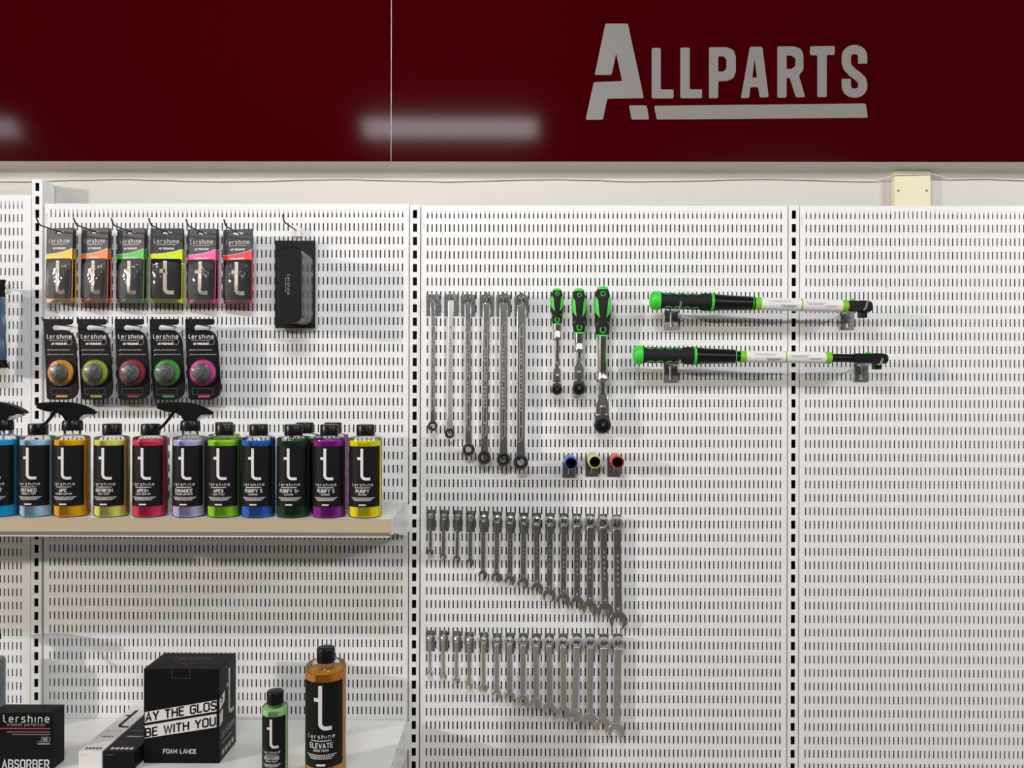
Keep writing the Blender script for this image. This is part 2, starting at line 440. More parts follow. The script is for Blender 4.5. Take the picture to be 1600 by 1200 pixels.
S += [(1450 + 43 * math.cos(a), 384 + 36 * math.sin(a)) for a in [PI * k / 10 for k in range(0, 11)]][1:]
S += [(1407, 345)]
half = 24
def offs(sg):
    out = []
    for i, p in enumerate(S):
        a = Vector(S[max(i - 1, 0)]); b = Vector(S[min(i + 1, len(S) - 1)]); d = (b - a).normalized()
        out.append((p[0] - d.y * sg * half, p[1] + d.x * sg * half))
    return out
letter(offs(1) + offs(-1)[::-1], r=.002)
build('lettering', lm, M_LOGO, fp)

# ------------------------------------------------------------------ perforated panels and uprights
PX, PZ = .0105, .032
Z0 = 1.5 + (600 - 335.3) * .0015231
SW, SH, CH = .0031, .0192, .0011
def perf_panel(x0, x1, xs0, n, px, ztop, z0, rows):
    m = MB(); V = m.v; F = m.f
    hw, hh = SW / 2, SH / 2
    inn = [(-hw + CH, hh), (hw - CH, hh), (hw, hh - CH), (hw, -hh + CH), (hw - CH, -hh), (-hw + CH, -hh), (-hw, -hh + CH), (-hw, hh - CH)]
    a = px / 2; b = PZ / 2
    outc = [(-a, b), (a, b), (a, -b), (-a, -b)]
    fs = [(0, 1, 5, 4), (1, 6, 5), (1, 2, 7, 6), (2, 8, 7), (2, 3, 9, 8), (3, 10, 9), (3, 0, 11, 10), (0, 4, 11)]
    fs = [f[::-1] for f in fs]
    for r in range(rows):
        cz = z0 - r * PZ
        for c in range(n):
            cx = xs0 + c * px; o = len(V)
            V += [(cx + x, 0, cz + z) for x, z in outc] + [(cx + x, 0, cz + z) for x, z in inn] + [(cx + x, .0012, cz + z) for x, z in inn]
            F += [[i + o for i in f] for f in fs]
            F += [[o + 4 + k, o + 4 + (k + 1) % 8, o + 12 + (k + 1) % 8, o + 12 + k] for k in range(8)]
    xa, xb = xs0 - a, xs0 + (n - 1) * px + a; zt, zb = z0 + b, z0 - (rows - 1) * PZ - b
    def q(x0_, x1_, z0_, z1_):
        o = len(V); V.extend([(x0_, 0, z0_), (x1_, 0, z0_), (x1_, 0, z1_), (x0_, 0, z1_)]); F.append([o, o + 1, o + 2, o + 3])
    q(x0, xa, zb, ztop); q(xb, x1, zb, ztop); q(xa, xb, zt, ztop)
    for (p, r) in (((x0, zb), (x0, ztop)), ((x0, ztop), (x1, ztop)), ((x1, ztop), (x1, zb))):
        o = len(V); V.extend([(p[0], 0, p[1]), (r[0], 0, r[1]), (r[0], .016, r[1]), (p[0], .016, p[1])]); F.append([o, o + 1, o + 2, o + 3])
    m.m = [0] * len(F); m.s = [False] * len(F)
    return m
PN = []
def panel(label, X, hwid, xs0, n, px, ztop, z0, Y=0):
    o = build('perforated_panel', perf_panel(-hwid, hwid, xs0, n, px, ztop, z0, 51), M_PANEL, recalc=False)
    o.location = (X, Y, 0)
    PN.append(o); return tag(o, label, 'wall panel', 'perforated metal back panels')
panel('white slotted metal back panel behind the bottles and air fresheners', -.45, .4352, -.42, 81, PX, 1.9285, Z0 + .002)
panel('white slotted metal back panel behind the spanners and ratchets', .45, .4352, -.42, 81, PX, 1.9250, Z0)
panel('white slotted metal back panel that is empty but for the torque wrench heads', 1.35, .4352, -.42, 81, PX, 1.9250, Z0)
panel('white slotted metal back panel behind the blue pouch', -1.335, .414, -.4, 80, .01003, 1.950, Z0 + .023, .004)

def marks(par, px, py, n, seed, m, w=.0007):
    rnd = random.Random(seed); mm = MB(); o = at(px, py, 0); z = 0
    f = plane((o.x - par.location.x, -.0001, o.z))
    for k in range(n):
        q = [(rnd.uniform(-.003, .003), z - rnd.uniform(0, .004)) for _ in range(4)]
        mm.flat(ribbon(q, w), f, 0); z -= .0055
    build('pencil_mark', mm, m, par, recalc=False)
M_PENCIL = mat('pencil', rgb(120, 120, 122), .7)
marks(PN[0], 73, 333, 5, 1, M_PENCIL); marks(PN[1], 662, 349, 3, 2, M_PENCIL); marks(PN[2], 1252.5, 339, 4, 3, M_PENCIL); marks(PN[2], 1385, 448, 1, 4, mat('yellow_smudge', rgb(238, 210, 130), .7), .0025)

def upright(X, wid, ztop, depth, label):
    m = MB(); hw = wid / 2; sw, sh = .0050, .0098; d = depth
    zs = []; k = 0
    zc = Z0 + .0005 + 3 * PZ
    while zc + sh > ztop - .004: zc -= PZ
    z = zc; zcur = ztop
    while z > .2:
        m.add([(-hw, 0, z + sh), (hw, 0, z + sh), (hw, 0, zcur), (-hw, 0, zcur)], [(0, 1, 2, 3)])
        m.add([(-hw, 0, z - sh), (-sw, 0, z - sh), (-sw, 0, z + sh), (-hw, 0, z + sh)], [(0, 1, 2, 3)])
        m.add([(sw, 0, z - sh), (hw, 0, z - sh), (hw, 0, z + sh), (sw, 0, z + sh)], [(0, 1, 2, 3)])
        c = [(-sw, z - sh), (sw, z - sh), (sw, z + sh), (-sw, z + sh)]
        m.add([(x, 0, zz) for x, zz in c] + [(x, .002, zz) for x, zz in c], [(i, i + 4, (i + 1) % 4 + 4, (i + 1) % 4) for i in range(4)])
        zcur = z - sh; z -= PZ
    m.add([(-hw, 0, 0), (hw, 0, 0), (hw, 0, zcur), (-hw, 0, zcur)], [(0, 1, 2, 3)])
    m.add([(-hw, 0, 0), (-hw, 0, ztop), (-hw, d, ztop), (-hw, d, 0)], [(0, 1, 2, 3)])
    m.add([(hw, 0, 0), (hw, d, 0), (hw, d, ztop), (hw, 0, ztop)], [(0, 1, 2, 3)])
    m.add([(-hw, 0, ztop), (hw, 0, ztop), (hw, d, ztop), (-hw, d, ztop)], [(0, 1, 2, 3)])
    e = hw - .0012; zt = ztop - .002
    m.add([(-e, .003, 0), (-e, .003, zt), (-e, d, zt), (-e, d, 0), (e, .003, 0), (e, .003, zt), (e, d, zt), (e, d, 0)], [(0, 1, 2, 3), (4, 5, 6, 7), (2, 3, 7, 6), (1, 2, 6, 5)], 1)  # added dark liner; its colour stands in for shade inside the post
    o = build('slotted_upright', m, [M_PANEL, M_SLOTSHADE], recalc=False); o.location = (X, -.0015, 0)
    return tag(o, label, 'upright post', 'slotted uprights between the panels')
upright(-.9025, .0245, at(58, 281, 0).z, .0485, 'tall white slotted upright rising above the panels by the blue pouch')
upright(0, .0245, 1.9255, .0485, 'white slotted upright at the right-hand ends of the two shelves')
upright(.9, .0245, 1.9255, .0485, 'white slotted upright behind the two torque wrenches')

# cream cover box and thin cable on the wall strip
p0 = at(1398, 272, .032); p1 = at(1454, 330, .032)
t = thing('junction_box', 'cream cover box with two screws on the wall above the panel', 'junction box', ((p0.x + p1.x) / 2, .0497, p1.z))
bw = (p1.x - p0.x) / 2; bh = p0.z - p1.z
build('cover', MB().box(-bw, bw, -.018, 0, -.02, bh + .03), M_CREAM, t, bevel=.0012)
for sx in (-.8, .78):
    build('screw', MB().lathe([(.0028, 0), (.0028, .0012), (.0015, .0018), (0, .0018)], 12, T=TX(sx * bw, -.018, bh - .040) @ AX_Y), M_GREYRAIL, t)
pts = []
rnd = random.Random(3)
for i in range(60):
    px = -60 + 1720 * i / 59
    q = at(px, 281.5 - .5 * i / 59 + 1.8 * math.sin(i * .55) + rnd.uniform(-.5, .5) - (9 if 1390 < px < 1460 else 0), .046 if not (1385 < px < 1465) else .029)
    pts.append(tuple(q))
tag(build('cable', MB().tube(pts, .0013, 6), mat('white_cable', rgb(214, 210, 204), .5)), 'thin pale cable sagging along the wall under the red fascia', 'cable')

# ------------------------------------------------------------------ shelves
def shelf(ztop, depth, label, rail=True, cx=-.45):
    X0, X1 = -.886, -.0155
    t = thing('display_shelf', label, 'shelf', (cx, 0, ztop), 'white metal shelves')
    a, b = X0 + .45, X1 + .45
    m = MB().box(a + .002, b - .002, -depth, -.004, -.0012, 0)
    m.box(a + .002, b - .002, -depth, -depth + .0015, -.03, 0)
    m.box(a + .002, b - .002, -depth, -depth + .02, -.0312, -.03)
    build('shelf_board', m, M_SHELF, t)
    for s, xx in ((1, b), (-1, a)):
        mm = MB()
        pr = [(-depth, -.001), (-depth, -.032), (-depth + .03, -.034), (-.035, -.074), (-.003, -.074), (-.003, -.001)]
        T = TX(xx, 0, 0) @ Matrix.Rotation(PI / 2, 4, 'Z')
        mm.poly(pr, -.001, .001, T=T)
        mm.box(*((xx - .001, xx + .0085) if s > 0 else (xx - .0085, xx + .001)), -.005, -.0016, -.07, -.005)
        build('bracket', mm, M_SHELF, t)
    if rail:
        r = MB()
        r.add([(a, -depth - .0012, .0), (b - .004, -depth - .0012, .0), (b - .004, -depth - .0065, -.026), (a, -depth - .0065, -.026)], [(0, 1, 2, 3)])
        r.add([(a, -depth - .0002, .0), (b - .004, -depth - .0002, .0), (b - .004, -depth - .0012, .0), (a, -depth - .0012, .0)], [(0, 1, 2, 3)])
        r.add([(b - .004, -depth - .0002, 0), (b - .004, -depth - .0002, -.036), (b - .004, -depth - .0065, -.026), (b - .004, -depth - .0012, 0)], [(0, 1, 2, 3)])
        r.add([(a, -depth - .0065, -.026), (b - .004, -depth - .0065, -.026), (b - .004, -depth - .0040, -.0345), (a, -depth - .0040, -.0345)], [(0, 1, 2, 3)], 1)
        r.box(a, b - .004, -depth - .0075, -depth - .0002, -.0362, -.0345, 2)
        build('price_rail', r, [M_TAN, M_GREYRAIL, M_EDGE], t, recalc=False)
    return t
ZS1, ZS2 = 1.5 - .282, .700
shelf(ZS1, .235, 'white metal shelf with tan price rail holding the row of bottles')
shelf(ZS2, .345, 'low white metal shelf holding the cartons and two bottles')
shelf(ZS1, .235, 'end of a neighbouring white shelf, level with the bottle shelf, past the tall upright', cx=-1.357)
shelf(ZS2, .345, 'end of a neighbouring low white shelf under the clear spray bottle', cx=-1.357)

# ------------------------------------------------------------------ bottles
def liquid_mat(name, col, clear):
    if clear: return mat('liquid_' + name, col, .04, trans=clear, ior=1.30, spec=.3)
    return mat('liquid_' + name, col, .35, spec=.3)
def label_mesh(R, z0, z1, lines, half=68, k=1.0, wm=True, tcol=2):
    """wrap-around black label with its printing; k scales the layout from the half-litre bottle"""
    m = MB(); Rl = R + .0003; n = 28
    vs = []; fs = []
    for i in range(n + 1):
        a = math.radians(-half + 2 * half * i / n)
        vs += [(Rl * math.sin(a), -Rl * math.cos(a), z0), (Rl * math.sin(a), -Rl * math.cos(a), z1)]
    fs = [(2 * i, 2 * i + 2, 2 * i + 3, 2 * i + 1) for i in range(n)]
    m.add(vs, fs, 0, True)
    c = cyl(R + .00055); H = z1 - z0; mx = .004
    m.flat(big_t(-.001 * k, z0 + H * .44, H * .535, H * .046, mx), c, tcol)
    m.flat(wordmark(0, z0 + H * .345, .0455 * k, H * .046, H * .0058, mx), c, 2)
    m.flat(words(0, z0 + H * .318, .034 * k, H * .012, 1, 5), c, 2)
    z = z0 + H * .235
    m.flat(text(lines[0], H * .052, H * .0096, .28, 0, z, mx), c, 1)
    m.flat(text(lines[1], H * .023, H * .0044, .32, 0, z - H * .042, mx), c, 1)
    m.flat(words(0, z - H * .085, .052 * k, H * .0105, 3, len(lines[0])), c, 2)
    m.flat(rect(-.0075 * k, .0075 * k, z0 + H * .022, z0 + H * .045), c, 1)
    return m
def bottle(X, Y, Z, label, liq, lines, spray=None, R=.0348, H=.1695, capR=.0193, capH=.0232, lab=(.0245, .1510), level=.1625, k=1.0,
           group='bottles on the upper shelf', name='detailing_bottle', tcol=None):
    t = thing('spray_bottle' if spray else 'bottle', label, 'spray bottle' if spray else 'bottle', (X, Y, Z), group)
    nk = capR * .86; zc = H + (.0115 if spray else .0025)
    key = '%g%g%g' % (R, H, zc)
    build('bottle_body', lambda: MB().lathe([(0, .0006), (R * .90, .0006), (R * .97, .002), (R, .006), (R, .0085), (R, H - .011), (R, H - .008), (R * .985, H - .004), (R * .93, H - .0012), (R * .8, H),
                                             (nk + .002, H + .0008), (nk, H + .002), (nk, zc + .004)], 48, caps=False), M_SHELL, t, 'body' + key, recalc=False)
    build('liquid', lambda: MB().lathe([(0, .0022), (R * .9, .0022), (R - .0014, .006), (R - .0014, .0085), (R - .0014, level - .004), (R - .0014, level - .001), (R - .002, level), (0, level)], 48, caps=False), liq, t, recalc=False)
    build('label', label_mesh(R, lab[0], lab[1], lines, k=k), [M_LABEL, M_PRINT, tcol or M_PRINT], t, recalc=False)
    if not spray:
        def capm():
            m = MB().lathe([(capR * .98, 0), (capR, .001), (capR, capH - .002), (capR * .95, capH - .0004), (capR * .88, capH), (0, capH)], 60)
            for i, v in enumerate(m.v):
                if (i // 60) in (1, 2) and i % 2: m.v[i] = (v[0] * .985, v[1] * .985, v[2])
            return m
        c = build('cap', capm, M_BLACK, t, 'cap%g%g' % (capR, capH)); c.location = (0, 0, zc)
    else:
        def col():
            m = MB().lathe([(.0195, 0), (.0205, .001), (.0198, .017), (.018, .021), (.014, .0222), (0, .0222)], 64)
            for i, v in enumerate(m.v):
                if (i // 64) in (1, 2) and i % 2: m.v[i] = (v[0] * .96, v[1] * .96, v[2])
            return m
        c = build('collar', col, M_BLACK, t, 'collar'); c.location = (0, 0, zc)
        S_ = .000275
        def head():
            pts = [(-220, 136), (-222, 92), (-165, 70), (-110, 64), (-65, 38), (-45, -2), (45, -2), (55, 25), (80, 44), (160, 46), (168, 58), (135, 84), (90, 108), (45, 126), (0, 137), (-110, 142)]
            return MB().poly(rounded([(x * S_, z * S_) for x, z in pts], .0025, 3), -.011, .011)
        def trig():
            pts = [(-127, 72), (-150, 30), (-178, -10), (-235, -68), (-228, -76), (-205, -72), (-168, -30), (-135, 14), (-104, 62)]
            return MB().poly(rounded([(x * S_, z * S_) for x, z in pts], .001, 3), -.006, .006)
        def noz(): return MB().box(-.0640, -.0600, -.0085, .0085, .0258, .0372)
        def shr(): return MB().poly(rounded([(x * S_, z * S_) for x, z in [(40, 4), (60, 30), (140, 44), (150, 36), (85, 14), (62, -2)]], .001, 3), -.008, .008)
        z = zc + .0218
        for nm, f, mt, bv in (('spray_head', head, M_BLACK, .0035), ('trigger', trig, M_BLACK, .002), ('nozzle', noz, M_MATTE, .001), ('head_underside', shr, mat('milky_plastic', rgb(190, 190, 190), .4), .001)):
            o = build(nm, f, mt, t, nm, bevel=bv, seg=3); o.location = (0, 0, z)
            o.rotation_euler = (0, 0, math.radians(138) if spray < 0 else math.radians(spray)); o.scale = (1.02, 1, 1)
        build('dip_tube', lambda: MB().tube([(0, 0, zc), (.004, .004, .02)], .0022, 8), mat('tube_plastic', rgb(220, 220, 220), .3), t, 'dip')
    return t
LIQ = {
 'teal': liquid_mat('teal', rgb(0, 178, 236), .12), 'sky': liquid_mat('sky', rgb(186, 230, 255), .15), 'orange': liquid_mat('orange', rgb(255, 192, 0), .12),
 'straw': liquid_mat('straw', rgb(244, 246, 128), .1), 'rose': liquid_mat('rose', rgb(230, 48, 94), 0), 'lavender': liquid_mat('lavender', rgb(204, 194, 238), 0),
 'lime': liquid_mat('lime', rgb(154, 226, 0), 0), 'blue': liquid_mat('blue', rgb(42, 124, 226), .1), 'forest': liquid_mat('forest', rgb(0, 66, 26), .1),
 'emerald': liquid_mat('emerald', rgb(0, 140, 40), .2), 'purple': liquid_mat('purple', rgb(162, 8, 168), .08), 'yellow': liquid_mat('yellow', rgb(255, 246, 0), .1),
 'amber': liquid_mat('amber', rgb(228, 152, 10), .2), 'mint': liquid_mat('mint', rgb(172, 232, 160), 0), 'water': liquid_mat('water', rgb(225, 232, 236), .85)}
YB = -.195
ROWB = [
 (4.5, 'teal', ('CONTACT', 'CLEANER COAT'), 8, 'teal blue trigger spray bottle cut by the frame edge'),
 (59.5, 'sky', ('REFINED', 'RUBBER & TRIM'), None, 'capped bottle of pale sky blue liquid between the teal and orange spray bottles'),
 (113, 'orange', ('APC', 'INTERIOR CLEANER'), 23, 'orange trigger spray bottle beside the pale blue capped bottle'),
 (175, 'straw', ('REFRESH', 'FOAM WASH'), None, 'capped bottle of pale straw yellow liquid next to the pink bottle'),
 (235, 'rose', ('APEX+', 'GLOSS BOOSTER'), None, 'capped bottle of opaque pink red liquid'),
 (297, 'lavender', ('ENHANCE', 'INTERIOR DRESSING'), 21, 'lavender trigger spray bottle beside the lime green bottle'),
 (351, 'lime', ('APEX', 'QUICK WASH'), None, 'capped bottle of opaque bright lime green liquid in the front row'),
 (404, 'blue', ('PURIFY S', 'SHAMPOO'), None, 'capped bottle of royal blue liquid'),
 (458.5, 'forest', ('PURIFY S+', 'SHAMPOO'), None, 'capped bottle of very dark green liquid in the front row'),
 (514.5, 'purple', ('PURIFY S', 'SHAMPOO'), None, 'capped bottle of purple liquid in the front row'),
 (571, 'yellow', ('PURIFY', 'SHAMPOO'), None, 'capped bottle of bright yellow liquid at the shelf end'),
]
for px, lq, ln, sp, lab in ROWB:
    p = at(px, 780, YB)
    bottle(p.x, YB, ZS1, lab, LIQ[lq], ln, sp)
for px, lq, ln, lab in ((350, 'lime', ('APEX', 'QUICK WASH'), 'lime green bottle standing behind the front lime green one'),
                        (476, 'emerald', ('PURIFY S+', 'SHAMPOO'), 'emerald green bottle half hidden behind the dark green one'),
                        (520, 'purple', ('PURIFY S', 'SHAMPOO'), 'purple bottle standing behind the front purple one')):
    p = at(px, 780, -.117); bottle(p.x, -.117, ZS1, lab, LIQ[lq], ln)
p = at(430, 1150, -.272)
bottle(p.x, -.272, ZS2, 'small bottle of mint green liquid on the low shelf', LIQ['mint'], ('RESTORE', 'SPRAY POLISH'), None, R=.0252, H=.1500, capR=.0168, capH=.024,
       lab=(.022, .1330), level=.1445, k=.76, group='bottles on the low shelf')
p = at(509, 1120, -.250)
bottle(p.x, -.250, ZS2, 'large bottle of amber liquid on the low shelf', LIQ['amber'], ('ELEVATE', 'SNOW FOAM'), None, R=.0408, H=.2265, capR=.0185, capH=.0285,
       lab=(.0290, .2000), level=.213, k=1.25, group='bottles on the low shelf')
bottle(.242 - 1.203, -.085, ZS2, 'clear trigger spray bottle behind the black carton on the low shelf', LIQ['water'], ('', ''), -1, group='bottles on the low shelf')

# ------------------------------------------------------------------ cartons on the low shelf
def carton(name, label, x0, x1, yf, yb, h, mats, deco, bevel=.0008):
    t = thing(name, label, 'box', ((x0 + x1) / 2, yf, ZS2), 'cartons on the low shelf')
    hw = (x1 - x0) / 2; d = yb - yf
    m = MB().box(-hw, hw, 0, d, .0006, h)
    build('carton_body', m, mats[0], t, bevel=bevel)
    pm = MB(); deco(pm, hw, d, h)
    build('lettering', pm, mats[1:], t, recalc=False)
    return t
C0 = .242
def deco_abs(m, hw, d, h):
    f = plane((0, 0, 0)); px = .001318
    def U(x): return (x - 31) * px
    def V(y): return h - (y - 1117) * px
    m.flat(wordmark(U(37.5), V(1132), 71 * px, .0142, .0019), f, 0)
    m.flat(text('swedish perfection', .0062, .0009, .42, U(37), V(1138), None, 59 * px), f, 1)
    m.flat(rect(U(-12), U(75), V(1142.8), V(1141.3)), f, 2)
    m.flat(words(U(41), V(1147.5), 68 * px, .0016, 1, 2), f, 1); m.flat(words(U(45), V(1151.5), 60 * px, .0016, 1, 3), f, 1)
    for q in (rect(U(61), U(75), V(1156), V(1155)), rect(U(61), U(75), V(1163), V(1162)), rect(U(61), U(62.2), V(1163), V(1155)), rect(U(73.8), U(75), V(1163), V(1155)), rect(U(64), U(71), V(1161), V(1157))): m.flat(q, f, 1)
    m.flat(ribbon([(U(57.5) + .0035 * math.cos(a), V(1164.5) + .0035 * math.sin(a)) for a in [PI * k / 8 for k in range(17)]], .0008), f, 1)
    m.flat(words(U(66), V(1166), 17 * px, .0020, 1, 4), f, 0)
    m.flat(text('ABSORBER', .0165, .0027, .3, U(36.5), V(1204), None, 73 * px), f, 0)
carton('carton', 'black carton with a thin pink line and large white word on its front', C0 - 1.083, C0 - .956, -.246, -.205, .1185, [M_BOX, M_PRINT, M_GPRINT, M_PINK], deco_abs)
def top_deco(dark):
    def deco(m, hw, d, h):
        tp = plane((0, 0, h), (1, 0, 0), (0, 1, 0), (0, 0, .0003))
        if dark is not None:
            m.flat(big_t(-.001, d * .48, d * .40, .0075), tp, 0)
        m.flat(words(0, d * .30, hw * 1.1, .0016, 2, 8), tp, 0)
        m.flat(wordmark(0, d * .40, hw * 1.4, .006, .0008), tp, 1)
        for k in range(5): m.flat(rect(-hw * .7 + k * hw * .3, -hw * .7 + k * hw * .3 + hw * .2, d * .04, d * .075), tp, 0)
        f = plane((0, 0, 0)); m.flat(rect(-hw * .86, -hw * .3, h - .007, h - .0065), f, 1)
        r = plane((hw, 0, 0), (0, 1, 0), (0, 0, 1), (.0003, 0, 0))
        if dark:
            for k in range(9): m.flat(rect(.012, .026, h - .006 - k * .003, h - .0045 - k * .003), r, 0)
    return deco
carton('carton', 'long slim white carton with a black letter on its top', C0 - .906, C0 - .857, -.241, -.012, .0365, [M_WHITE, M_BOX, M_GPRINT], top_deco(False))
carton('carton', 'long slim black carton wedged beside the white one', C0 - .8545, C0 - .789, -.241, -.012, .0365, [M_BOX, M_PRINT, M_GPRINT], top_deco(None))
def deco_foam(m, hw, d, h):
    f = plane((0, 0, 0)); px = .001345; r = plane((hw, 0, 0), (0, 1, 0), (0, 0, 1), (.0003, 0, 0))
    tp = plane((0, 0, h), (1, 0, 0), (0, 1, 0), (0, 0, .0003))
    def U(x): return (x - 280) * px
    def V(y): return h - (y - 1047) * px
    def band(pts, extra):
        m.flat([[(U(x), V(y)) for x, y in pts]], f, 0)
        m.flat([[(u, V(y)) for u, y in extra]], r, 0)
    band([(222.6, 1132), (222.6, 1115), (335, 1095.5), (335, 1113)], [(.0003, 1113), (.0003, 1095.5), (.030, 1089), (.028, 1105)])
    band([(222.6, 1156), (222.6, 1136), (335, 1117), (335, 1138)], [(.0003, 1138), (.0003, 1117), (.020, 1114), (.019, 1134)])
    sl = (1115 - 1095.5) / (335 - 222.6)
    fs = plane((0, 0, 0), (1, 0, sl), (0, 0, 1), (0, -.0006, 0))
    def line(s, x0, x1, yb, hgt, wd):
        q = text(s, hgt, wd, .27, (x0 + x1) / 2 * px - 280 * px, 0, None, (x1 - x0) * px)
        zz = V(yb) - sl * U(x0); zz = V(yb) - sl * U((x0))
        m.flat([[(u, v + zz) for u, v in k] for k in q], fs, 1)
    line('AY THE GLOS', 224.5, 334, 1129, .0165, .0034)
    line('BE WITH YOU', 224, 333, 1153.5, .0165, .0034)
    m.flat(text('S', .0150, .0034, .2, .012, V(1103), None), plane((hw, 0, 0), (0, 1, .2), (0, 0, 1), (.0006, 0, 0)), 1)
    m.flat(text('FOAM LANCE', .0082, .0015, .27, U(277.5), V(1179), None, 51 * px), f, 0)
    m.flat(big_t(.055, h * .40, h * .52, .0085), r, 2)
    m.flat(wordmark(.048, h * .24, .074, .016, .0015), r, 2)
    m.flat(words(.045, h * .18, .06, .002, 1, 4), r, 2)
    for k in range(4): m.flat(rect(.015 + k * .018, .027 + k * .018, h * .05, h * .105), r, 2)
    m.flat(wordmark(0, d * .55, .080, .022, .0018), tp, 3); m.flat(words(0, d * .32, .035, .003, 1, 4), tp, 3)
    m.flat(ribbon([(U(265), V(1047)), (U(265), V(1061.5)), (U(293), V(1061.5)), (U(293), V(1047))], .0006), f, 3)
    m.flat(rect(U(270), U(283), V(1206), V(1198)), f, 2)
carton('carton', 'large black carton with two slanted white slogan bands', C0 - .7825, C0 - .623, -.216, -.120, h := .1990, [M_BOX, M_PRINT, M_BOX, mat('pale_grey_print', rgb(196, 194, 194), .5), mat('faint_print', rgb(92, 90, 90), .5)], deco_foam)

# ------------------------------------------------------------------ hooks
def hook(x, z, length, up, label, group, w=.0325, ph=.048, rod=.0022, wire=None, plate_drop=.0, plate=None, slim=False):
    """pegboard hook: ribbed plate on the slots, wire down its middle, rod out towards the aisle with a turned-up tip"""
    t = thing('display_hook', label, 'hook', (x, 0, z), group)
    key = 'hp%g%g%g' % (w, ph, plate_drop)
    def pl():
        m = MB(); z1 = .006 - plate_drop; hw = w / 2
        m.box(-hw, hw, -.0026, -.0006, z1 - ph, z1)
        for k in range(3):
            zz = z1 - ph * (.30 + .22 * k)
            for sx in (-1, 1):
                a, b = (-hw, -.0035) if sx < 0 else (.0035, hw)
                m.poly([(a, zz - .0034), (b, zz - .0034), (b, zz + .0034), (a, zz + .0034)], -.0045, -.0026)
        m.box(-hw, -hw + .003, -.0026, .006, z1 - .012, z1 - .004); m.box(hw - .003, hw, -.0026, .006, z1 - .012, z1 - .004)
        return m
    if slim: build('back_plate', lambda: MB().box(-.014, .014, -.002, -.0004, -.014, .008), M_SHELF, t, 'slimplate')
    else: build('back_plate', pl, plate or M_ZINC, t, key, bevel=.0006, seg=1)
    b = min(.012, length * .3)
    path = ([(0, -.0050, -ph * .75), (0, -.0050, -.004)] if not slim else [(0, -.0025, 0)]) + [(0, -.008, 0), (0, -length + b * 1.2, 0)]
    for k in range(1, 5):
        path.append((0, -length + b * 1.2 - b * 1.2 * k / 4, up * (k / 4) ** 1.6))
    build('rod', MB().tube(path, rod, 10), wire or M_WIRE, t)
    return t

ORD = ['smallest', 'second smallest', 'third smallest', 'fourth smallest', 'fifth smallest', 'sixth smallest', 'seventh smallest', 'eighth smallest',
       'seventh largest', 'sixth largest', 'fifth largest', 'fourth largest', 'third largest', 'second largest', 'largest']

# ------------------------------------------------------------------ spanners
def ring_head(m, R, r, th, T, n=32, sides=12):
    """ring with a twelve-point hole"""
    hole = []
    for k in range(sides * 2):
        a = 2 * PI * k / (sides * 2); rr = r * (1.0 if k % 2 else .90); hole.append((rr * math.cos(a), rr * math.sin(a)))
    m.poly(circle(0, 0, R, n), -th / 2, th / 2, holes=[hole], T=T, smooth=True)
def shank_mesh(x0, z0, x1, z1, wd, th, groove, w2=None):
    L = math.hypot(x1 - x0, z1 - z0); a = math.atan2(x1 - x0, -(z1 - z0))
    T = TX(x0, 0, z0) @ Matrix.Rotation(-a, 4, 'Y')
    m = MB(); hw = wd / 2; h2 = (w2 or wd) / 2
    pr = [(-hw * 1.05, 0), (hw * 1.05, 0), (hw * .96, -L * .1), (h2 * .94, -L * .9), (h2 * 1.06, -L), (-h2 * 1.06, -L), (-h2 * .94, -L * .9), (-hw * .96, -L * .1)]
    m.poly(pr, -th / 2, th / 2, T=T)
    return m, T, L
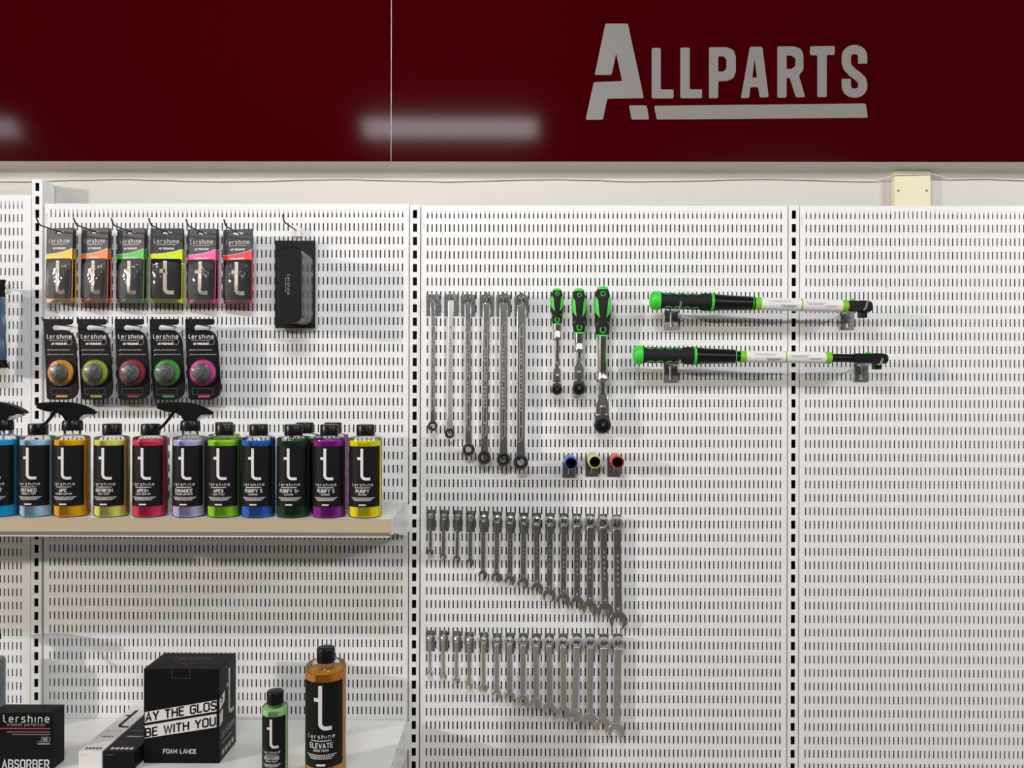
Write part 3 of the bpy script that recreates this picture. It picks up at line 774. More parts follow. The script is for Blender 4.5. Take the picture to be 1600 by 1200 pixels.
def comb_wrench(i, row, tx, ty, R, jx, jy, J, wd, total):
    Yw = -.016
    a = at(tx, ty, Yw); b = at(jx, jy, Yw); px = .001509
    R *= px; J *= px; wd *= px
    which = 'upper' if row == 2 else 'lower'
    t = thing('combination_spanner', '%s chrome combination spanner in the %s row of fifteen' % (ORD[i], which), 'spanner', a, 'combination spanners in the %s row' % which)
    dx, dz = b.x - a.x, b.z - a.z
    th = max(.0032, wd * .42)
    L = math.hypot(dx, dz); ux, uz = dx / L, dz / L
    # ring end, tipped so that its lower lip faces up to the lamps
    m = MB(); tilt = math.radians(16 if row == 2 else 13)
    T = Matrix.Rotation(tilt, 4, 'X')
    outer = circle(0, 0, R, 36, 1, 1.08 if row == 2 else 1.0); rr = R * .66
    hole = [(rr * (1 if k % 2 else .9) * math.cos(2 * PI * k / 24), rr * (1 if k % 2 else .9) * math.sin(2 * PI * k / 24) + (R * .03)) for k in range(24)]
    m.poly(outer, -th * .75, th * .75, holes=[hole], T=T, smooth=False)
    build('ring_end', m, M_CHROME2 if row == 2 else M_SATIN, t, bevel=min(.0012, R * .16), seg=2)
    sm, Ts, Ls = shank_mesh(ux * R * .86, uz * R * .86, ux * (L - J * .72), uz * (L - J * .72), wd, th, None)
    # raised size mark and maker's strip
    for k in range(6 if wd > .008 else 3):
        z = -Ls * (.3 + .07 * k); sm.add([(-wd * .09, -th / 2 - .0002, z), (wd * .09, -th / 2 - .0002, z), (wd * .09, -th / 2 - .0002, z - Ls * .03), (-wd * .09, -th / 2 - .0002, z - Ls * .03)], [(0, 1, 2, 3)], 1, T=Ts)
    sm.add([(wd * .2 * math.cos(q) , -th / 2 - .0002, -Ls * .94 + wd * .2 * math.sin(q)) for q in [PI * 2 * k / 10 for k in range(10)]], [tuple(range(10))], 1, T=Ts)
    build('shank', sm, [M_CHROME if row == 2 else M_SATIN, M_ETCH2], t, bevel=min(.0011, th * .3), seg=2)
    # open end
    rot = math.radians(15); sl = J * .50; pts = []
    n = 26; a0 = math.radians(-90 + 36)
    for k in range(n + 1):
        an = a0 + (2 * PI - math.radians(72)) * k / n; rr = J
        pts.append((rr * math.cos(an), rr * math.sin(an) * 1.0))
    tipR, tipL = pts[0], pts[-1]
    pts = [(J * .60, -J * 1.02)] + pts[1:-1] + [(-J * .60, -J * 1.02)]
    pts += [(-sl, -J * .75), (-sl, J * .02), (-sl * .55, J * .22), (sl * .55, J * .22), (sl, J * .02), (sl, -J * .75)]
    ang = math.atan2(ux, -uz)
    T = TX(dx, 0, dz) @ Matrix.Rotation(-ang + rot * (1 if i % 2 else .8), 4, 'Y')
    build('open_end', MB().poly(pts, -th * .55, th * .55, T=T), M_CHROME if row == 2 else M_SATIN, t, bevel=min(.001, J * .08), seg=2)
    hx, hz = a.x, a.z + R * .50
    hk = hook(hx + (.001 if i > 3 else 0), hz, .030 if i > 3 else .046, .004 if i > 3 else .007, 'zinc hook carrying the %s spanner of the %s row' % (ORD[i], which), 'hooks of the %s spanner row' % which,
              rod=min(.0022, R * .3), w=.0215, ph=.050, plate_drop=-.005)
    return t
def S4(c, o): return (o[0] + c[0] / 4.571, o[1] + c[1] / 4.571)
R2x = [103, 200, 297, 388, 482, 578, 673, 769, 859, 957, 1057, 1149, 1244, 1335, 1435]
R2y = [122, 125, 128, 133, 136, 141, 146, 150, 153, 156, 157, 160, 163, 166, 172]
R2R = [3.6, 3.9, 4.1, 4.5, 4.9, 5.4, 5.9, 6.4, 6.7, 7.1, 7.2, 7.7, 8.4, 8.8, 9.8]
J2 = [(103, 378), (193, 408), (292, 428), (387, 452), (478, 540), (575, 558), (670, 580), (765, 600), (865, 637), (952, 685), (1052, 715), (1150, 742), (1240, 775), (1352, 792), (1445, 862)]
JR2 = [5, 5.3, 5.6, 6.2, 7.2, 8.2, 8.4, 9, 9.4, 10.2, 10.3, 11, 11.6, 12.3, 14]
W2 = [4.6, 5, 5, 6, 6.6, 7, 7.6, 8, 8.4, 8.8, 9, 9.6, 10, 10.8, 12.2]
R3x = [98, 193, 289, 378, 482, 577, 667, 765, 857, 950, 1050, 1150, 1244, 1343, 1443]
R3y = [123, 124, 129, 137, 138, 146, 144, 147, 150, 151, 154, 153, 155, 158, 158]
R3R = [3.7, 4, 4.2, 4.6, 4.8, 5.4, 5.7, 6.1, 6.5, 7, 7.5, 8, 8.3, 8.8, 9.5]
J3 = [(100, 378), (197, 400), (288, 430), (378, 465), (482, 480), (575, 525), (670, 540), (762, 565), (857, 590), (955, 625), (1055, 650), (1130, 682), (1240, 707), (1335, 742), (1430, 785)]
JR3 = [5, 5.4, 6, 6.2, 6.8, 7.6, 8.2, 8.8, 9.2, 9.7, 10.2, 11.2, 11.4, 12, 13.4]
for i in range(15):
    x, y = S4((R2x[i], R2y[i]), (650, 780)); jx, jy = S4(J2[i], (650, 780))
    comb_wrench(i, 2, x, y, R2R[i], jx, jy, JR2[i], W2[i], 15)
    x, y = S4((R3x[i], R3y[i]), (650, 970)); jx, jy = S4(J3[i], (650, 970))
    comb_wrench(i, 3, x, y, R3R[i], jx, jy, JR3[i], W2[i], 15)

ORD6 = ['shortest', 'second shortest', 'third shortest', 'third longest', 'second longest', 'longest']
RW = [(676.2, 464.5, 5.2, 676.2, 665.7, 7.6, 7), (704.5, 464.5, 5.4, 702.7, 677, 7.8, 8.2), (731, 466, 7.2, 732.2, 702.5, 9.6, 9.3), (760.5, 466.5, 7.8, 756.7, 715, 10.3, 10.4),
      (786.7, 466.5, 8.2, 786.7, 717.5, 10.6, 11.4), (815, 468, 9.2, 813.7, 722, 11.4, 12.8)]
for i, (tx, ty, R, bx, by, Q, wd) in enumerate(RW):
    Yw = -.018; a = at(tx, ty, Yw); b = at(bx, by, Yw); px = .001508; R *= px; Q *= px; wd *= px; th = max(.0045, wd * .42)
    t = thing('ratchet_spanner', '%s long chrome double ring ratchet spanner, hanging on a zinc hook' % ORD6[i], 'spanner', a, 'long ratchet ring spanners')
    dx, dz = b.x - a.x, b.z - a.z; L = math.hypot(dx, dz); ux, uz = dx / L, dz / L
    m = MB(); ring_head(m, R, R * .76, th * 1.2, Matrix.Rotation(math.radians(8), 4, 'X'))
    build('ring_end', m, M_CHROME, t, bevel=.0008, seg=2)
    sm, Ts, Ls = shank_mesh(ux * R * .9, uz * R * .9, ux * (L - Q * .9), uz * (L - Q * .9), wd * 1.06, th, None, wd)
    yy = -th / 2 - .0003
    fr = [(-wd * .22, -Ls * .155), (wd * .22, -Ls * .125), (wd * .22, -Ls * .88), (-wd * .22, -Ls * .91), (-wd * .22, -Ls * .155)]
    if i == 2: fr = [(-x, z) for x, z in fr]
    sm.flat(ribbon(fr, .0009), lambda u, v: tuple(Ts @ Vector((u, yy, v))), 1)
    rn = random.Random(i)
    for k in range(16):
        z = -Ls * (.30 + .026 * k); hh = rn.uniform(.4, .9)
        if k not in (4, 9): sm.flat(rect(-wd * .13, wd * .13 * hh, z - Ls * .016, z), lambda u, v: tuple(Ts @ Vector((u, yy, v))), 2)
    for z in (-.205, -.80): sm.flat(rect(-wd * .16, wd * .16, Ls * z - .004, Ls * z), lambda u, v: tuple(Ts @ Vector((u, yy, v))), 2)
    build('shank', sm, [M_CHROME if i != 1 else M_SATIN, M_ETCH, M_ETCH2], t, bevel=.0009, seg=2)
    m = MB(); T = TX(dx, 0, dz)
    m.poly(circle(0, 0, Q, 40, 1, 1.06), -th * .8, th * .8, holes=[circle(0, 0, Q * .72, 32)], T=T)
    hd = build('ratchet_head', m, M_DKSTEEL, t, bevel=.001, seg=2)
    g = []
    for k in range(48):
        an = 2 * PI * k / 48; rr = Q * (.50 if k % 4 < 2 else .55); g.append((rr * math.cos(an), rr * math.sin(an)))
    gr = build('ratchet_gear', MB().poly(circle(0, 0, Q * .70, 32), -th * .7, th * .7, holes=[g], T=T), M_BLACK, hd)
    hook(a.x, a.z + R * .42, .040, .006, 'zinc hook carrying the %s ratchet spanner' % ORD6[i], 'hooks of the ratchet spanners', rod=.0024, w=.034, ph=.052)

# ------------------------------------------------------------------ flex-head ratchets
def ratchet(name, label, x, ytop, yh, hw, yc0, yc1, cw, rw, yfork, ydisc, rd, fw):
    Yw = -.034; px = (1.8278 - .034) / 1200
    o = at(x, ytop, Yw); z = lambda y: (ytop - y) * px
    t = thing('flex_ratchet', label, 'ratchet', o, 'flex head ratchets')
    H = -z(yh); r = hw * px / 2
    prof = [(r * .66, -H * .062), (r * .80, -H * .13), (r * .97, -H * .26), (r, -H * .38), (r * .93, -H * .55), (r * .86, -H * .68), (r * .80, -H * .85), (r * .70, -H * .975)]
    F = Matrix.Diagonal((1, .78, 1, 1))
    build('grip', MB().lathe(prof[::-1], 32, T=F), M_MATTE, t)
    build('end_cap', MB().lathe([(r * .66, -H * .075), (r * .675, -H * .06), (r * .62, -H * .028), (r * .46, -H * .008), (r * .2, 0), (0, 0)], 32, T=F), M_GREEN, t)
    build('green_collar', MB().lathe([(r * .71, -H * 1.0), (r * .74, -H * .985), (r * .74, -H * .972), (r * .7, -H * .955)], 28, T=F), M_GREEN, t)
    m = MB()
    def srf(u, v, e=.0009):
        zz = v; rr = r
        for (r0, z0), (r1, z1) in zip(prof, prof[1:]):
            if z1 <= zz <= z0: rr = r0 + (r1 - r0) * (zz - z0) / (z1 - z0); break
        s = max(-.97, min(.97, u / rr)); return (u, -.78 * rr * math.sqrt(1 - s * s) - e, v)
    for sg in (-1, 1):
        rows = [(-H * .21, .86, .93), (-H * .28, .60, .97), (-H * .40, .52, .985), (-H * .52, .48, .95), (-H * .58, .44, .68), (-H * .62, .40, .48)]
        for (za, a0, a1), (zb, b0, b1) in zip(rows, rows[1:]):
            for k in range(4):
                def lerp(p, q, f): return p + (q - p) * f
                k0, k1 = k / 4, (k + 1) / 4
                def rad(zz):
                    for (r0, z0), (r1, z1) in zip(prof, prof[1:]):
                        if z1 <= zz <= z0: return r0 + (r1 - r0) * (zz - z0) / (z1 - z0)
                    return r
                q = [(sg * lerp(a0, a1, k0) * rad(za), za), (sg * lerp(a0, a1, k1) * rad(za), za), (sg * lerp(b0, b1, k1) * rad(zb), zb), (sg * lerp(b0, b1, k0) * rad(zb), zb)]
                m.add([srf(u, v) for u, v in q], [(0, 1, 2, 3)])
        m.flat(ribbon([(sg * r * .82, -H * .77), (sg * r * .55, -H * .72)], .0012), lambda u, v: srf(u, v), 0)
    def cring(zc, rr, op, wd):
        pts = [(rr * math.cos(a), zc + rr * math.sin(a)) for a in [math.radians(90 + op) + math.radians(360 - 2 * op) * k / 14 for k in range(15)]]
        m.flat(ribbon(pts, wd), lambda u, v: srf(u, v), 0)
    cring(-H * .155, r * .26, 8, .0013); cring(-H * .865, r * .32, 32, .0022)
    build('grip_inlay', m, M_GREEN, t, recalc=False)
    zc0, zc1, zf, zd = z(yc0), z(yc1), z(yfork), z(ydisc)
    rr = rw * px / 2; cr = cw * px / 2; R = rd * px; fwm = fw * px
    rod_top = r * .62 if yc0 - yh < 40 else rr
    m = MB().lathe([(rod_top if yc0 - yh < 40 else rr, -H * .99), (rod_top if yc0 - yh < 40 else rr, zc0)][::-1], 24)
    m.lathe([(rr * (.62 if yc0 - yh > 40 else 1), zc1), (rr * (.62 if yc0 - yh > 40 else 1), zf + .004)][::-1], 20)
    build('shaft', m, M_CHROME2, t)
    build('shaft_collar', MB().lathe([(cr * .9, zc1), (cr, zc1 + .002), (cr, zc1 + (zc0 - zc1) * .45), (cr * .86, zc1 + (zc0 - zc1) * .62), (cr * .9, zc0 - .002), (cr * .8, zc0)], 28), M_CHROME, t)
    zb = zd + R * 1.25; k = rr * .75
    fk = [(-k, zf + .006), (k, zf + .006), (fwm / 2, zf - (zf - zb) * .38), (fwm / 2, zb + .001), (fwm * .22, zb + .001), (fwm * .22, zf - (zf - zb) * .52), (-fwm * .22, zf - (zf - zb) * .52), (-fwm * .22, zb + .001), (-fwm / 2, zb + .001), (-fwm / 2, zf - (zf - zb) * .38)]
    build('fork', MB().poly(fk, -.0065, .0065), M_CHROME, t, bevel=.0012)
    hm = [(-fwm * .20, zf - (zf - zb) * .62), (fwm * .20, zf - (zf - zb) * .62), (fwm * .20, zb - .001), (fwm * .50, zb - .003)]
    arc = [(R * math.cos(a), zd + R * math.sin(a)) for a in [math.radians(28 - (236) * q / 22) for q in range(23)]]
    hp = hm + arc + [(-fwm * .50, zb - .003), (-fwm * .20, zb - .001)]
    hd = build('ratchet_head', MB().poly(hp, -.009, .009), M_DKSTEEL, t, bevel=.0016)
    build('drive_disc', MB().lathe([(R * .76, 0), (R * .76, .003), (R * .70, .0042), (R * .38, .0046), (R * .36, .008), (R * .2, .009), (0, .009)], 32, T=TX(0, -.0088, zd) @ AX_Y), M_BLACK, hd)
    build('release_button', MB().lathe([(R * .12, .0), (R * .12, .001), (R * .06, .0016), (0, .0016)], 14, T=TX(0, -.0178, zd) @ AX_Y), M_DKSTEEL, hd)
    hook(o.x, o.z - H * .155, .020, .0, 'zinc hook hidden behind the grip of %s' % name, 'hooks of the flex head ratchets', w=.014, ph=.03)
ratchet('the smallest ratchet', 'smallest green and black flex head ratchet with a thin shaft', 870.5, 450.5, 508, 20.5, 516.5, 532, 13.4, 7.4, 570, 608.5, 8.6, 12)
ratchet('the middle ratchet', 'middle sized green and black flex head ratchet with a stubby shaft', 904.8, 450.5, 522, 23.5, 536, 550, 15.4, 8.2, 563, 607, 10.6, 14.5)
ratchet('the largest ratchet', 'largest green and black flex head ratchet with a thick chrome shaft', 941.5, 447.5, 526.5, 27, 580, 597, 19, 16, 618, 664, 13.4, 20)

# ------------------------------------------------------------------ coloured impact sockets
for px, py, col, nm in ((890, 719, rgb(50, 88, 190), 'blue'), (926, 717, rgb(206, 216, 120), 'pale yellow'), (960.5, 717.5, rgb(214, 62, 66), 'red')):
    a = at(px, py, -.012); R = .0148
    t = thing('impact_socket', '%s sleeved impact socket pointing out from its hook' % nm, 'socket', a, 'coloured impact sockets')
    T = Matrix.Rotation(math.radians(2), 4, 'X') @ AX_Y
    build('sleeve', MB().lathe([(R * .93, .012), (R * 1.02, .014), (R * 1.04, .050), (R * .99, .054), (R * .86, .0545), (R * .84, .050), (R * .84, .012)], 36, T=T, caps=False), mat('sleeve_' + nm.replace(' ', '_'), col, .35), t, recalc=False)
    build('socket_body', MB().lathe([(0, 0), (R * .95, 0), (R * 1.0, .002), (R * 1.0, .012), (R * .82, .013), (R * .82, .052), (R * .70, .0525), (R * .62, .050), (R * .60, .025), (0, .024)], 36, T=T, caps=False), M_BLACK, t, recalc=False)
    hook(a.x - .001, a.z - .005, .022, .0, 'zinc hook under the %s socket' % nm, 'hooks of the impact sockets', w=.031, ph=.038, plate_drop=.006)

# ------------------------------------------------------------------ torque wrenches
def torque(label, yL, yR, X, n2, ha, hb, who):
    """X: photograph columns of cap, grip, ring, tube, bands, label, head"""
    Yw = -.072; px = (1.8278 - .072) / 1200
    a = at(X['cap'], yL, Yw); b = at(X['end'], yR, Yw)
    t = thing('torque_wrench', label, 'torque wrench', a, 'torque wrenches', rot=(0, math.atan2(a.z - b.z, b.x - a.x), 0))
    u = lambda x: (x - X['cap']) * px
    R = 14.4 * px
    build('end_cap', MB().lathe([(0, u(X['cap'])), (R * .72, u(X['cap'])), (R * .92, .003), (R * 1.0, .008), (R * 1.03, u(X['grip']) - .002), (R * .95, u(X['grip']))], 36, T=AX_X), M_GREEN, t)
    g0, g1 = u(X['grip']), u(X['ring']); prof = [(R * .93, g0)]
    for k in range(1, 28):
        f = k / 28; prof.append((R * (.86 + .035 * math.cos(f * 2 * PI * 4.5) + (.12 * max(0, (f - .75) / .25))), g0 + (g1 - g0) * f))
    prof.append((R * .98, g1)); build('grip', MB().lathe(prof, 36, T=AX_X), M_MATTE, t)
    m = MB()
    for k in range(4):
        zc = g0 + (g1 - g0) * (.16 + .18 * k)
        for top in (1, -1):
            pts = []
            for q in range(9):
                an = PI * q / 8; uu = zc + .0085 * math.cos(an); aa = math.radians(66 - 18 * math.sin(an)) * top
                f = (uu - g0) / (g1 - g0); rr = R * (.86 + .035 * math.cos(f * 2 * PI * 4.5)) + .0006
                pts.append((uu, -rr * math.cos(aa), rr * math.sin(aa)))
            m.tube(pts, .0007, 5)
    build('grip_inlay', m, M_GREEN, t)
    build('green_ring', MB().lathe([(R * .9, g1), (R * 1.02, g1 + .0005), (R * 1.02, u(X['tube']) - .0005), (R * .9, u(X['tube']))], 36, T=AX_X), M_GREEN, t)
    t0, t1 = u(X['tube']), u(X['tube1'])
    build('sleeve', MB().lathe([(R * .95, t0), (R * .84, t0 + (t1 - t0) * .25), (R * .80, t0 + (t1 - t0) * .6), (R * .74, t1)], 36, T=AX_X), M_BLACK, t)
    build('thin_green_ring', MB().lathe([(R * .6, t1), (R * .76, t1 + .0003), (R * .76, t1 + .002), (R * .6, t1 + .0023)], 36, T=AX_X), M_GREEN, t)
    rt = X['rt'] * px
    build('shaft', MB().lathe([(rt * .95, t1 + .002), (rt * .95, u(X['band1'])), (X['rs'] * px, u(X['band1']) + .001), (X['rs'] * px, u(X['head']) + .01)], 32, T=AX_X), M_BLACK, t)
    rl = rt * 1.06; b0, b1 = u(X['band0']), u(X['band1']); bw = .0135
    m = MB()
    m.lathe([(rl, b0), (rl, b0 + bw)], 40, 1, T=AX_X, caps=False); m.lathe([(rl, b0 + bw), (rl, b1 - bw)], 40, 0, T=AX_X, caps=False); m.lathe([(rl, b1 - bw), (rl, b1)], 40, 1, T=AX_X, caps=False)
    mid = (b0 + b1) / 2; m.lathe([(rl + .0002, mid - .0014), (rl + .0002, mid + .0014)], 40, 1, T=AX_X, caps=False)
    def onl(uu, v): return (uu, -(rl + .0004) * math.cos(v / rl), (rl + .0004) * math.sin(v / rl))
    for c, ln, zz, n, s in ((b0 + .055, .05, .006, 2, 1), (b0 + .075, .04, -.003, 2, 2), (mid + .03, .045, .004, 3, 3), (mid + .065, .03, -.002, 2, 4), (mid - .03, .03, -.006, 2, 6)):
        m.flat(words(c, zz, ln, .0010, n, s), onl, 2)
    build('paper_label', m, [M_WHITE, M_LGREEN, M_GPRINT], t, recalc=False)
    h0, h1 = u(X['head']), u(X['end']); hr = X['rh'] * px
    hp = [(h0, hr * .95), (h0 + (h1 - h0) * .35, hr * .95), (h0 + (h1 - h0) * .6, hr * 1.05), (h1 - .008, hr * 1.0), (h1 - .001, hr * .6), (h1, -hr * .5), (h1 - .006, -hr * 1.05), (h0 + (h1 - h0) * .62, -hr * 1.0), (h0 + (h1 - h0) * .3, -hr * .9), (h0, -hr * .9)]
    build('drive_head', MB().poly(rounded(hp, .004, 3), -.013, .013), M_BLACK, t, bevel=.004, seg=3)
    s0 = u(X['sq'])
    build('square_drive', MB().box(s0, s0 + .0165, -.0085, .0085, -hr - .0135, -hr * .8), M_BLACK, t, bevel=.0015)
    build('lever', MB().poly(rounded([(u(X['lev']), hr * .8), (u(X['lev']) + .003, hr * 1.35), (u(X['lev']) + .010, hr * 1.35), (u(X['lev']) + .014, hr * .9)], .0015, 2), -.004, .004), M_GREEN, t, bevel=.0008)
    for (hx, hy, rr, nm, up) in ((ha[0], ha[1], R * .9, 'grip', ha[2]), (hb[0], hb[1], hr, 'head', hb[2])):
        q = at(hx, hy, -.003)
        hook(q.x, q.z, .108, up, 'zinc hook holding up the %s of the %s' % (nm, who), 'hooks under the torque wrenches', w=.033, ph=.046, rod=.0024)
torque('upper torque wrench with green end cap, the shorter of the two', 469.5, 479.5,
       dict(cap=1016, grip=1031, ring=1109, tube=1113.5, tube1=1174, band0=1178, band1=1322, head=1321, end=1359, rt=9.6, rs=7, rh=8.5, sq=1341, lev=1326), 0, (1049, 488.5, .014), (1324, 489, .018), 'upper torque wrench')
torque('lower torque wrench with green end cap and bare black shaft', 554.5, 560.5,
       dict(cap=990, grip=1003.5, ring=1082, tube=1086.5, tube1=1147, band0=1155, band1=1296.5, head=1330, end=1383, rt=8.6, rs=6.6, rh=7.6, sq=1363, lev=1350), 1, (1048, 571.5, .012), (1346, 570.5, .012), 'lower torque wrench')

# ------------------------------------------------------------------ hanging air freshener cards
W, Hh, Hp = .0755, .0745, .0995
def card_mesh_header(col, word):
    m = MB(); hw = W / 2
    hole = [(-.012, -.0125), (-.004, -.0125), (0, -.0150), (.004, -.0125), (.012, -.0125), (.013, -.0100), (.012, -.0075), (.004, -.0075), (0, -.0050), (-.004, -.0075), (-.012, -.0075), (-.013, -.0100)]
    m.poly(rounded([(-hw, -Hh), (hw, -Hh), (hw, 0), (-hw, 0)], .002, 2), -.0022, -.0002, 0, holes=[hole])
    f = plane((0, -.0022, 0))
    zb = [-.0605, -.0600, -.0590, -.0575, -.0550, -.0520, -.0480]
    for k in range(6):
        xa = -hw + W * k / 6; xb = -hw + W * (k + 1) / 6
        m.flat([((xa, -Hh), (xb, -Hh), (xb, zb[k + 1]), (xa, zb[k]))], f, 1)
    f2 = plane((0, -.0025, 0))
    m.flat(ribbon([(-hw + W * k / 6, zb[k]) for k in range(7)], .0009), f2, 2)
    m.flat(wordmark(0, -.0348, .0575, .0095, .0011), f, 2); m.flat(words(0, -.0382, .046, .0010, 1, 3), f, 2)
    m.flat(text('AIR FRESHENER', .0036, .0010, .26, 0, -.0492, None, .036), f, 2)
    m.flat(text(word, .0034, .0009, .26, 0, -.0705, None, min(.036, .0046 * len(word))), f2, 2)
    return m
def card(px, py, Yc, col, bag, word, label, yaw, nm, back=False, roll=0.0):
    a = at(px, py, Yc)
    t = thing('air_freshener_card', label, 'air freshener', a, 'hanging air freshener cards', (0, roll, yaw))
    cm = mat('card_' + nm, col, .5); bm_ = mat('bag_' + nm, bag, .4)
    build('header_card', card_mesh_header(col, word), [M_SLATE, cm, M_PRINT], t, recalc=False)
    hw = W / 2
    build('backing', MB().poly(rrect(-hw + .001, hw - .0005, -Hh - Hp, -Hh + .004, .0015), .0002, .0012), bm_, t)
    tm = MB().poly(rrect(-hw + .0022, hw - .0025, -Hh - Hp + .010, -Hh + .003, .004), -.0040, -.0005)
    f = plane((0, -.0040, 0)); tm.flat(big_t(-.002, -Hh - .080, .080, .0090, .01), f, 1)
    build('scent_tag', tm, [M_BOX, M_CREAMPRINT], t)
    fm = MB(); n = 10
    vs = []; fs = []
    for i in range(n + 1):
        for j in range(n + 1):
            uu, vv = i / n, j / n
            b = math.sin(PI * uu) ** .5 * math.sin(PI * vv) ** .5
            vs.append((-hw + W * uu, -.0012 - .0085 * b, -Hh - Hp + (Hp + .002) * vv))
    fs = [(i * (n + 1) + j, (i + 1) * (n + 1) + j, (i + 1) * (n + 1) + j + 1, i * (n + 1) + j + 1) for i in range(n) for j in range(n)]
    build('film_bag', lambda: fm.add(vs, fs, 0, True), M_FILM, t, 'film', recalc=False)
    return t
CARDS = [(94.5, 356.5, 'amber', rgb(250, 192, 50), rgb(240, 178, 96), 'PEAR', .26), (149.5, 356.5, 'coral', rgb(250, 130, 66), rgb(238, 112, 100), 'MELON', .26),
         (205.5, 357, 'green', rgb(74, 188, 62), rgb(120, 160, 84), 'SWEET APPLE', .26), (261, 357, 'lime', rgb(214, 228, 30), rgb(214, 220, 60), 'LIME', .0),
         (316.5, 358, 'pink', rgb(246, 88, 160), rgb(232, 96, 150), 'BUBBLE GUM', .22), (372.5, 358.5, 'red', rgb(226, 58, 66), rgb(214, 84, 98), 'STRAWBERRY', .2)]
for px, py, nm, c, bgc, wd, yaw in CARDS:
    card(px, py, -.036, c, bgc, wd, 'air freshener card with %s yellow band, front of its hook' % nm if nm == 'lime' else 'air freshener card with %s band, front of its hook' % nm, -yaw, nm, roll=math.radians(1.2 if nm in ('amber', 'coral', 'green', 'pink') else .4))
    if nm != 'red': card(px + 2.2, py + .8, -.020, c, bgc, wd, 'air freshener card tucked behind the %s banded one' % nm, -yaw * .5, nm, back=True)
    q = at(px + .8, py + 6.5, -.036)
    hook(q.x, q.z + .0005, .128, .013, 'slim dark wire hook of the %s air freshener card' % nm, 'hooks of the air freshener cards', rod=.0017, wire=M_DKWIRE, slim=True)

# ------------------------------------------------------------------ dial air fresheners on black blister cards
def dial(px, py, nm, col, label):
    Yc = -.05; a = at(px, py, Yc); k = (1.8278 - .05) / 1200 / 5.161
    t = thing('dial_air_freshener', label, 'air freshener', a, 'dial air fresheners', (0, 0, math.radians(-4)))
    def P(x, y): return ((x - 240) * k, (95 - y) * k)
    out = [P(*q) for q in [(90, 95), (330, 95), (335, 120), (326, 140), (270, 146), (200, 140), (168, 150), (160, 172), (178, 186), (265, 182), (310, 192), (345, 225), (362, 270), (366, 330),
                           (390, 650), (378, 705), (345, 735), (300, 748), (140, 748), (122, 735)]]
    m = MB().poly(rounded(out, .0035, 3), -.0030, .0)
    f = plane((0, -.0030, 0))
    m.flat(wordmark(*P(227, 253), 205 * k, 33 * k, 5 * k), f, 1); m.flat(words(P(220, 0)[0], P(0, 268)[1], 160 * k, 7 * k, 1, 2), f, 2)
    m.flat(text('AIR FRESHENER', 13 * k, 4 * k, .26, P(225, 0)[0], P(0, 302)[1], None, 130 * k), f, 1)
    for i, (ln, yy) in enumerate(((180, 345), (215, 382))):
        m.flat(ribbon([P(126, yy), P(132, yy + 7), P(142, yy - 8)], 4 * k), f, 2); m.flat(words(P(150 + ln / 2 - 12, 0)[0], P(0, yy)[1], ln * k, 7 * k, 1, i), f, 2)
    m.flat(ribbon([(P(312, 280)[0] + 24 * k * math.cos(q), P(0, 280)[1] + 24 * k * math.sin(q)) for q in [PI * j / 10 for j in range(21)]], 9 * k), f, 3)
    m.flat(ribbon([P(155, 655), P(325, 655), P(325, 706), P(155, 706), P(155, 655)], 3 * k), f, 3)
    m.flat([[P(202, 712), P(298, 712), P(298, 728), P(202, 728)]], f, 4)
    cm = mat('dial_' + nm, col, .35)
    build('blister_card', m, [M_BOX, M_PRINT, M_GPRINT, mat('faint_grey_print', rgb(84, 84, 88), .4), mat('chip_' + nm, tuple(.75 * c for c in col[:3]) + (1,), .5)], t, recalc=True)
    cx, cz = P(243, 530); R = 106 * k
    d = build('dial', MB().lathe([(0, 0), (R, 0), (R, .003), (R * .95, .0052), (R * .72, .0062), (R * .70, .0062), (0, .0062)], 44, T=TX(cx, -.0029, cz) @ AX_Y), cm, t)
    kn = build('knob', lambda: MB().lathe([(R * .68, 0), (R * .67, .0035), (R * .63, .0052), (R * .55, .006), (0, .0064)], 40), mat('grey_knob', rgb(92, 94, 98), .3), d, 'knob')
    kn.matrix_local = TX(cx, -.0090, cz) @ AX_Y
    b = build('knob_rib', lambda: MB().box(-.0006, .0006, -.0005, .0008, -R * .58, R * .58), mat('pale_rib', rgb(176, 176, 180), .3), d, 'rib')
    b.location = (cx, -.0152, cz); b.rotation_euler = (0, math.radians(35), 0)
    dm = lambda: MB().lathe([(R * 1.08, 0), (R * 1.07, .003), (R * 1.0, .0075), (R * .80, .0100), (R * .74, .0155), (R * .60, .0178), (0, .018)], 40, caps=False)
    bl = build('clear_bubble', dm, M_CLAM, t, 'bubble'); bl.matrix_local = TX(cx, -.0031, cz) @ AX_Y
    q = at(px - 2, py + 9.5, Yc)
    hook(q.x, q.z, .120, .012, 'dark wire hook of the %s dial air freshener' % nm, 'hooks of the dial air fresheners', rod=.0017, wire=M_DKWIRE, slim=True)
for px, nm, col in ((96.5, 'amber', rgb(236, 166, 44)), (150, 'olive', rgb(166, 178, 40)), (208, 'crimson', rgb(160, 28, 48)), (262.5, 'green', rgb(62, 160, 66)), (318, 'magenta', rgb(220, 66, 150))):
    dial(px, 498.5, nm, col, 'black blister air freshener with %s dial' % nm)

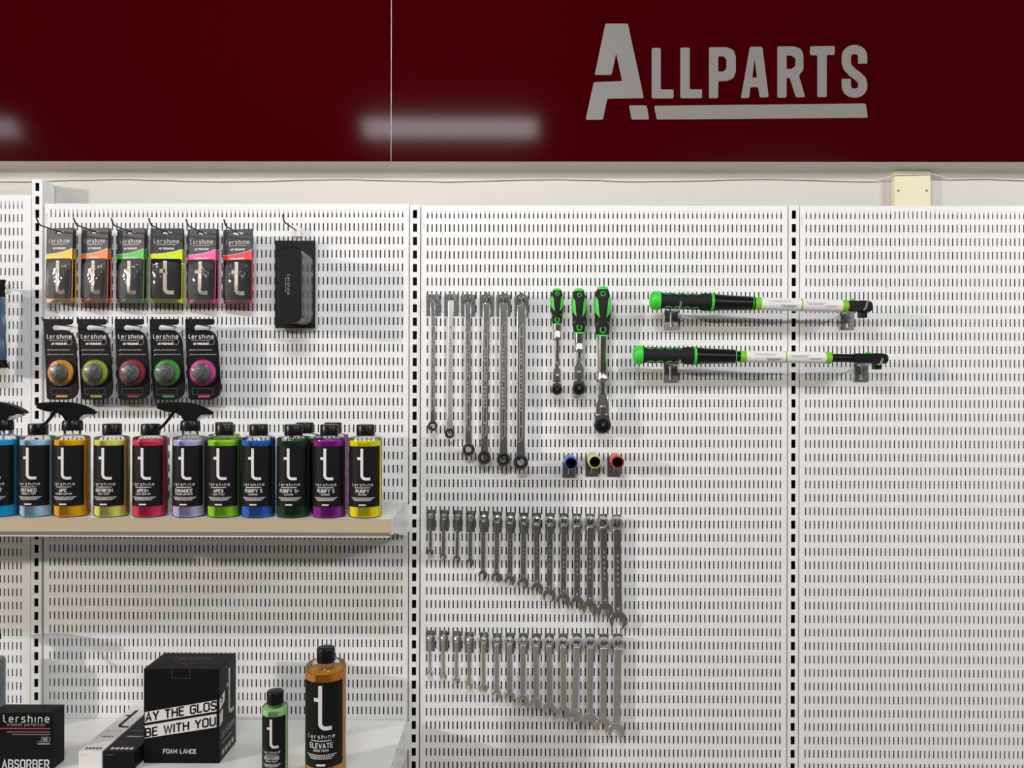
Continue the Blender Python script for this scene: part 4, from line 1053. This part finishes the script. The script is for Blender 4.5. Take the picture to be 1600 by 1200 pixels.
# ------------------------------------------------------------------ black cleaning block in a clear clamshell
Yc = -.012; a = at(462, 372, Yc); k = (1.8278 + Yc) / 1200
t = thing('clamshell_pack', 'black cleaning pad in a clear clamshell, hanging alone', 'blister pack', a)
def P(x, y): return ((x - 462) * k, (372 - y) * k)
q0, q1 = P(429, 374), P(497, 518)
build('backing_card', MB().box(P(430, 0)[0], P(493, 0)[0], -.0008, .0006, P(0, 513)[1], P(0, 376)[1]), M_BOX, t)
X0, X1 = P(455, 0)[0], P(489, 0)[0]; Z1, Z0_ = P(0, 400)[1], P(0, 507)[1]
blk = MB().poly(rrect(X0, X1, Z0_, Z1, .016, 6), -.100, -.0010)
pr = MB()
build('pad', blk, M_BLACK, t, bevel=.006, seg=3)
f = plane(((X0 + X1) / 2 - .002, -.1000, (Z0_ + Z1) / 2), (0, 0, -1), (1, 0, 0))
pm = MB().flat(wordmark(0, -.003, .044, .0066, .0007), f, 0); pm.flat(words(0, -.0065, .034, .0008, 1, 2), f, 0)
build('lettering', pm, M_PRINT, t, recalc=False)
cl = MB().poly(rrect(q0[0], q1[0], q1[1], q0[1], .006), -.0014, -.0009)
cl.poly(rrect(-.010 + X0 * .0, .014, 0, .016, .003), -.0014, -.0009)
cl.poly(rrect(X0 - .003, X1 + .003, Z0_ - .004, Z1 + .004, .018, 6), -.1035, -.0015)
build('clamshell', cl, M_CLAM, t, bevel=.004, seg=3)
q = at(463, 360, Yc)
build('hang_tab', MB().box(P(455, 0)[0], P(470, 0)[0], -.0018, .0006, P(0, 369)[1], P(0, 352.5)[1]), M_WHITE, t, bevel=.0006)
hook(q.x, q.z, .118, .014, 'slim dark wire hook carrying the clamshell pack', 'slim hooks', rod=.0018, wire=M_DKWIRE, slim=True)

# ------------------------------------------------------------------ blue pouch, mostly out of the frame
Yc = -.055; a = at(-24, 437, Yc)
t = thing('pouch', 'blue grey pouch with black ends cut by the frame edge', 'pouch', a)
k = (1.8278 + Yc) / 1200
def pouch(z0, z1, w0, w1, d0, d1, n=8):
    m = MB(); rows = []
    for j in range(n + 1):
        f = j / n; z = z0 + (z1 - z0) * f; wv = w0 + (w1 - w0) * f + .0012 * math.sin(j * 2.1); dv = d0 + (d1 - d0) * f
        rows.append([(wv * math.copysign(abs(math.cos(q)) ** .8, math.cos(q)), dv * math.sin(q), z) for q in [2 * PI * i / 24 for i in range(24)]])
    vs = [p for r in rows for p in r]
    fs = [(j * 24 + i, j * 24 + (i + 1) % 24, (j + 1) * 24 + (i + 1) % 24, (j + 1) * 24 + i) for j in range(n) for i in range(24)]
    fs += [tuple(range(24))[::-1], tuple(n * 24 + i for i in range(24))]
    return m.add(vs, fs, 0, True)
build('header', pouch(0, -27 * k, .049, .0475, .003, .008), M_BOX, t)
build('body', pouch(-27 * k, -126 * k, .0475, .050, .008, .020), mat('blue_grey_film', rgb(70, 90, 118), .22, var=.45, vscale=18), t)
build('base', pouch(-126 * k, -138 * k, .050, .056, .020, .016), M_BOX, t)
hook(a.x, a.z - .010, .10, .012, 'slim hook carrying the blue grey pouch', 'slim hooks', rod=.0018, wire=M_DKWIRE, slim=True)
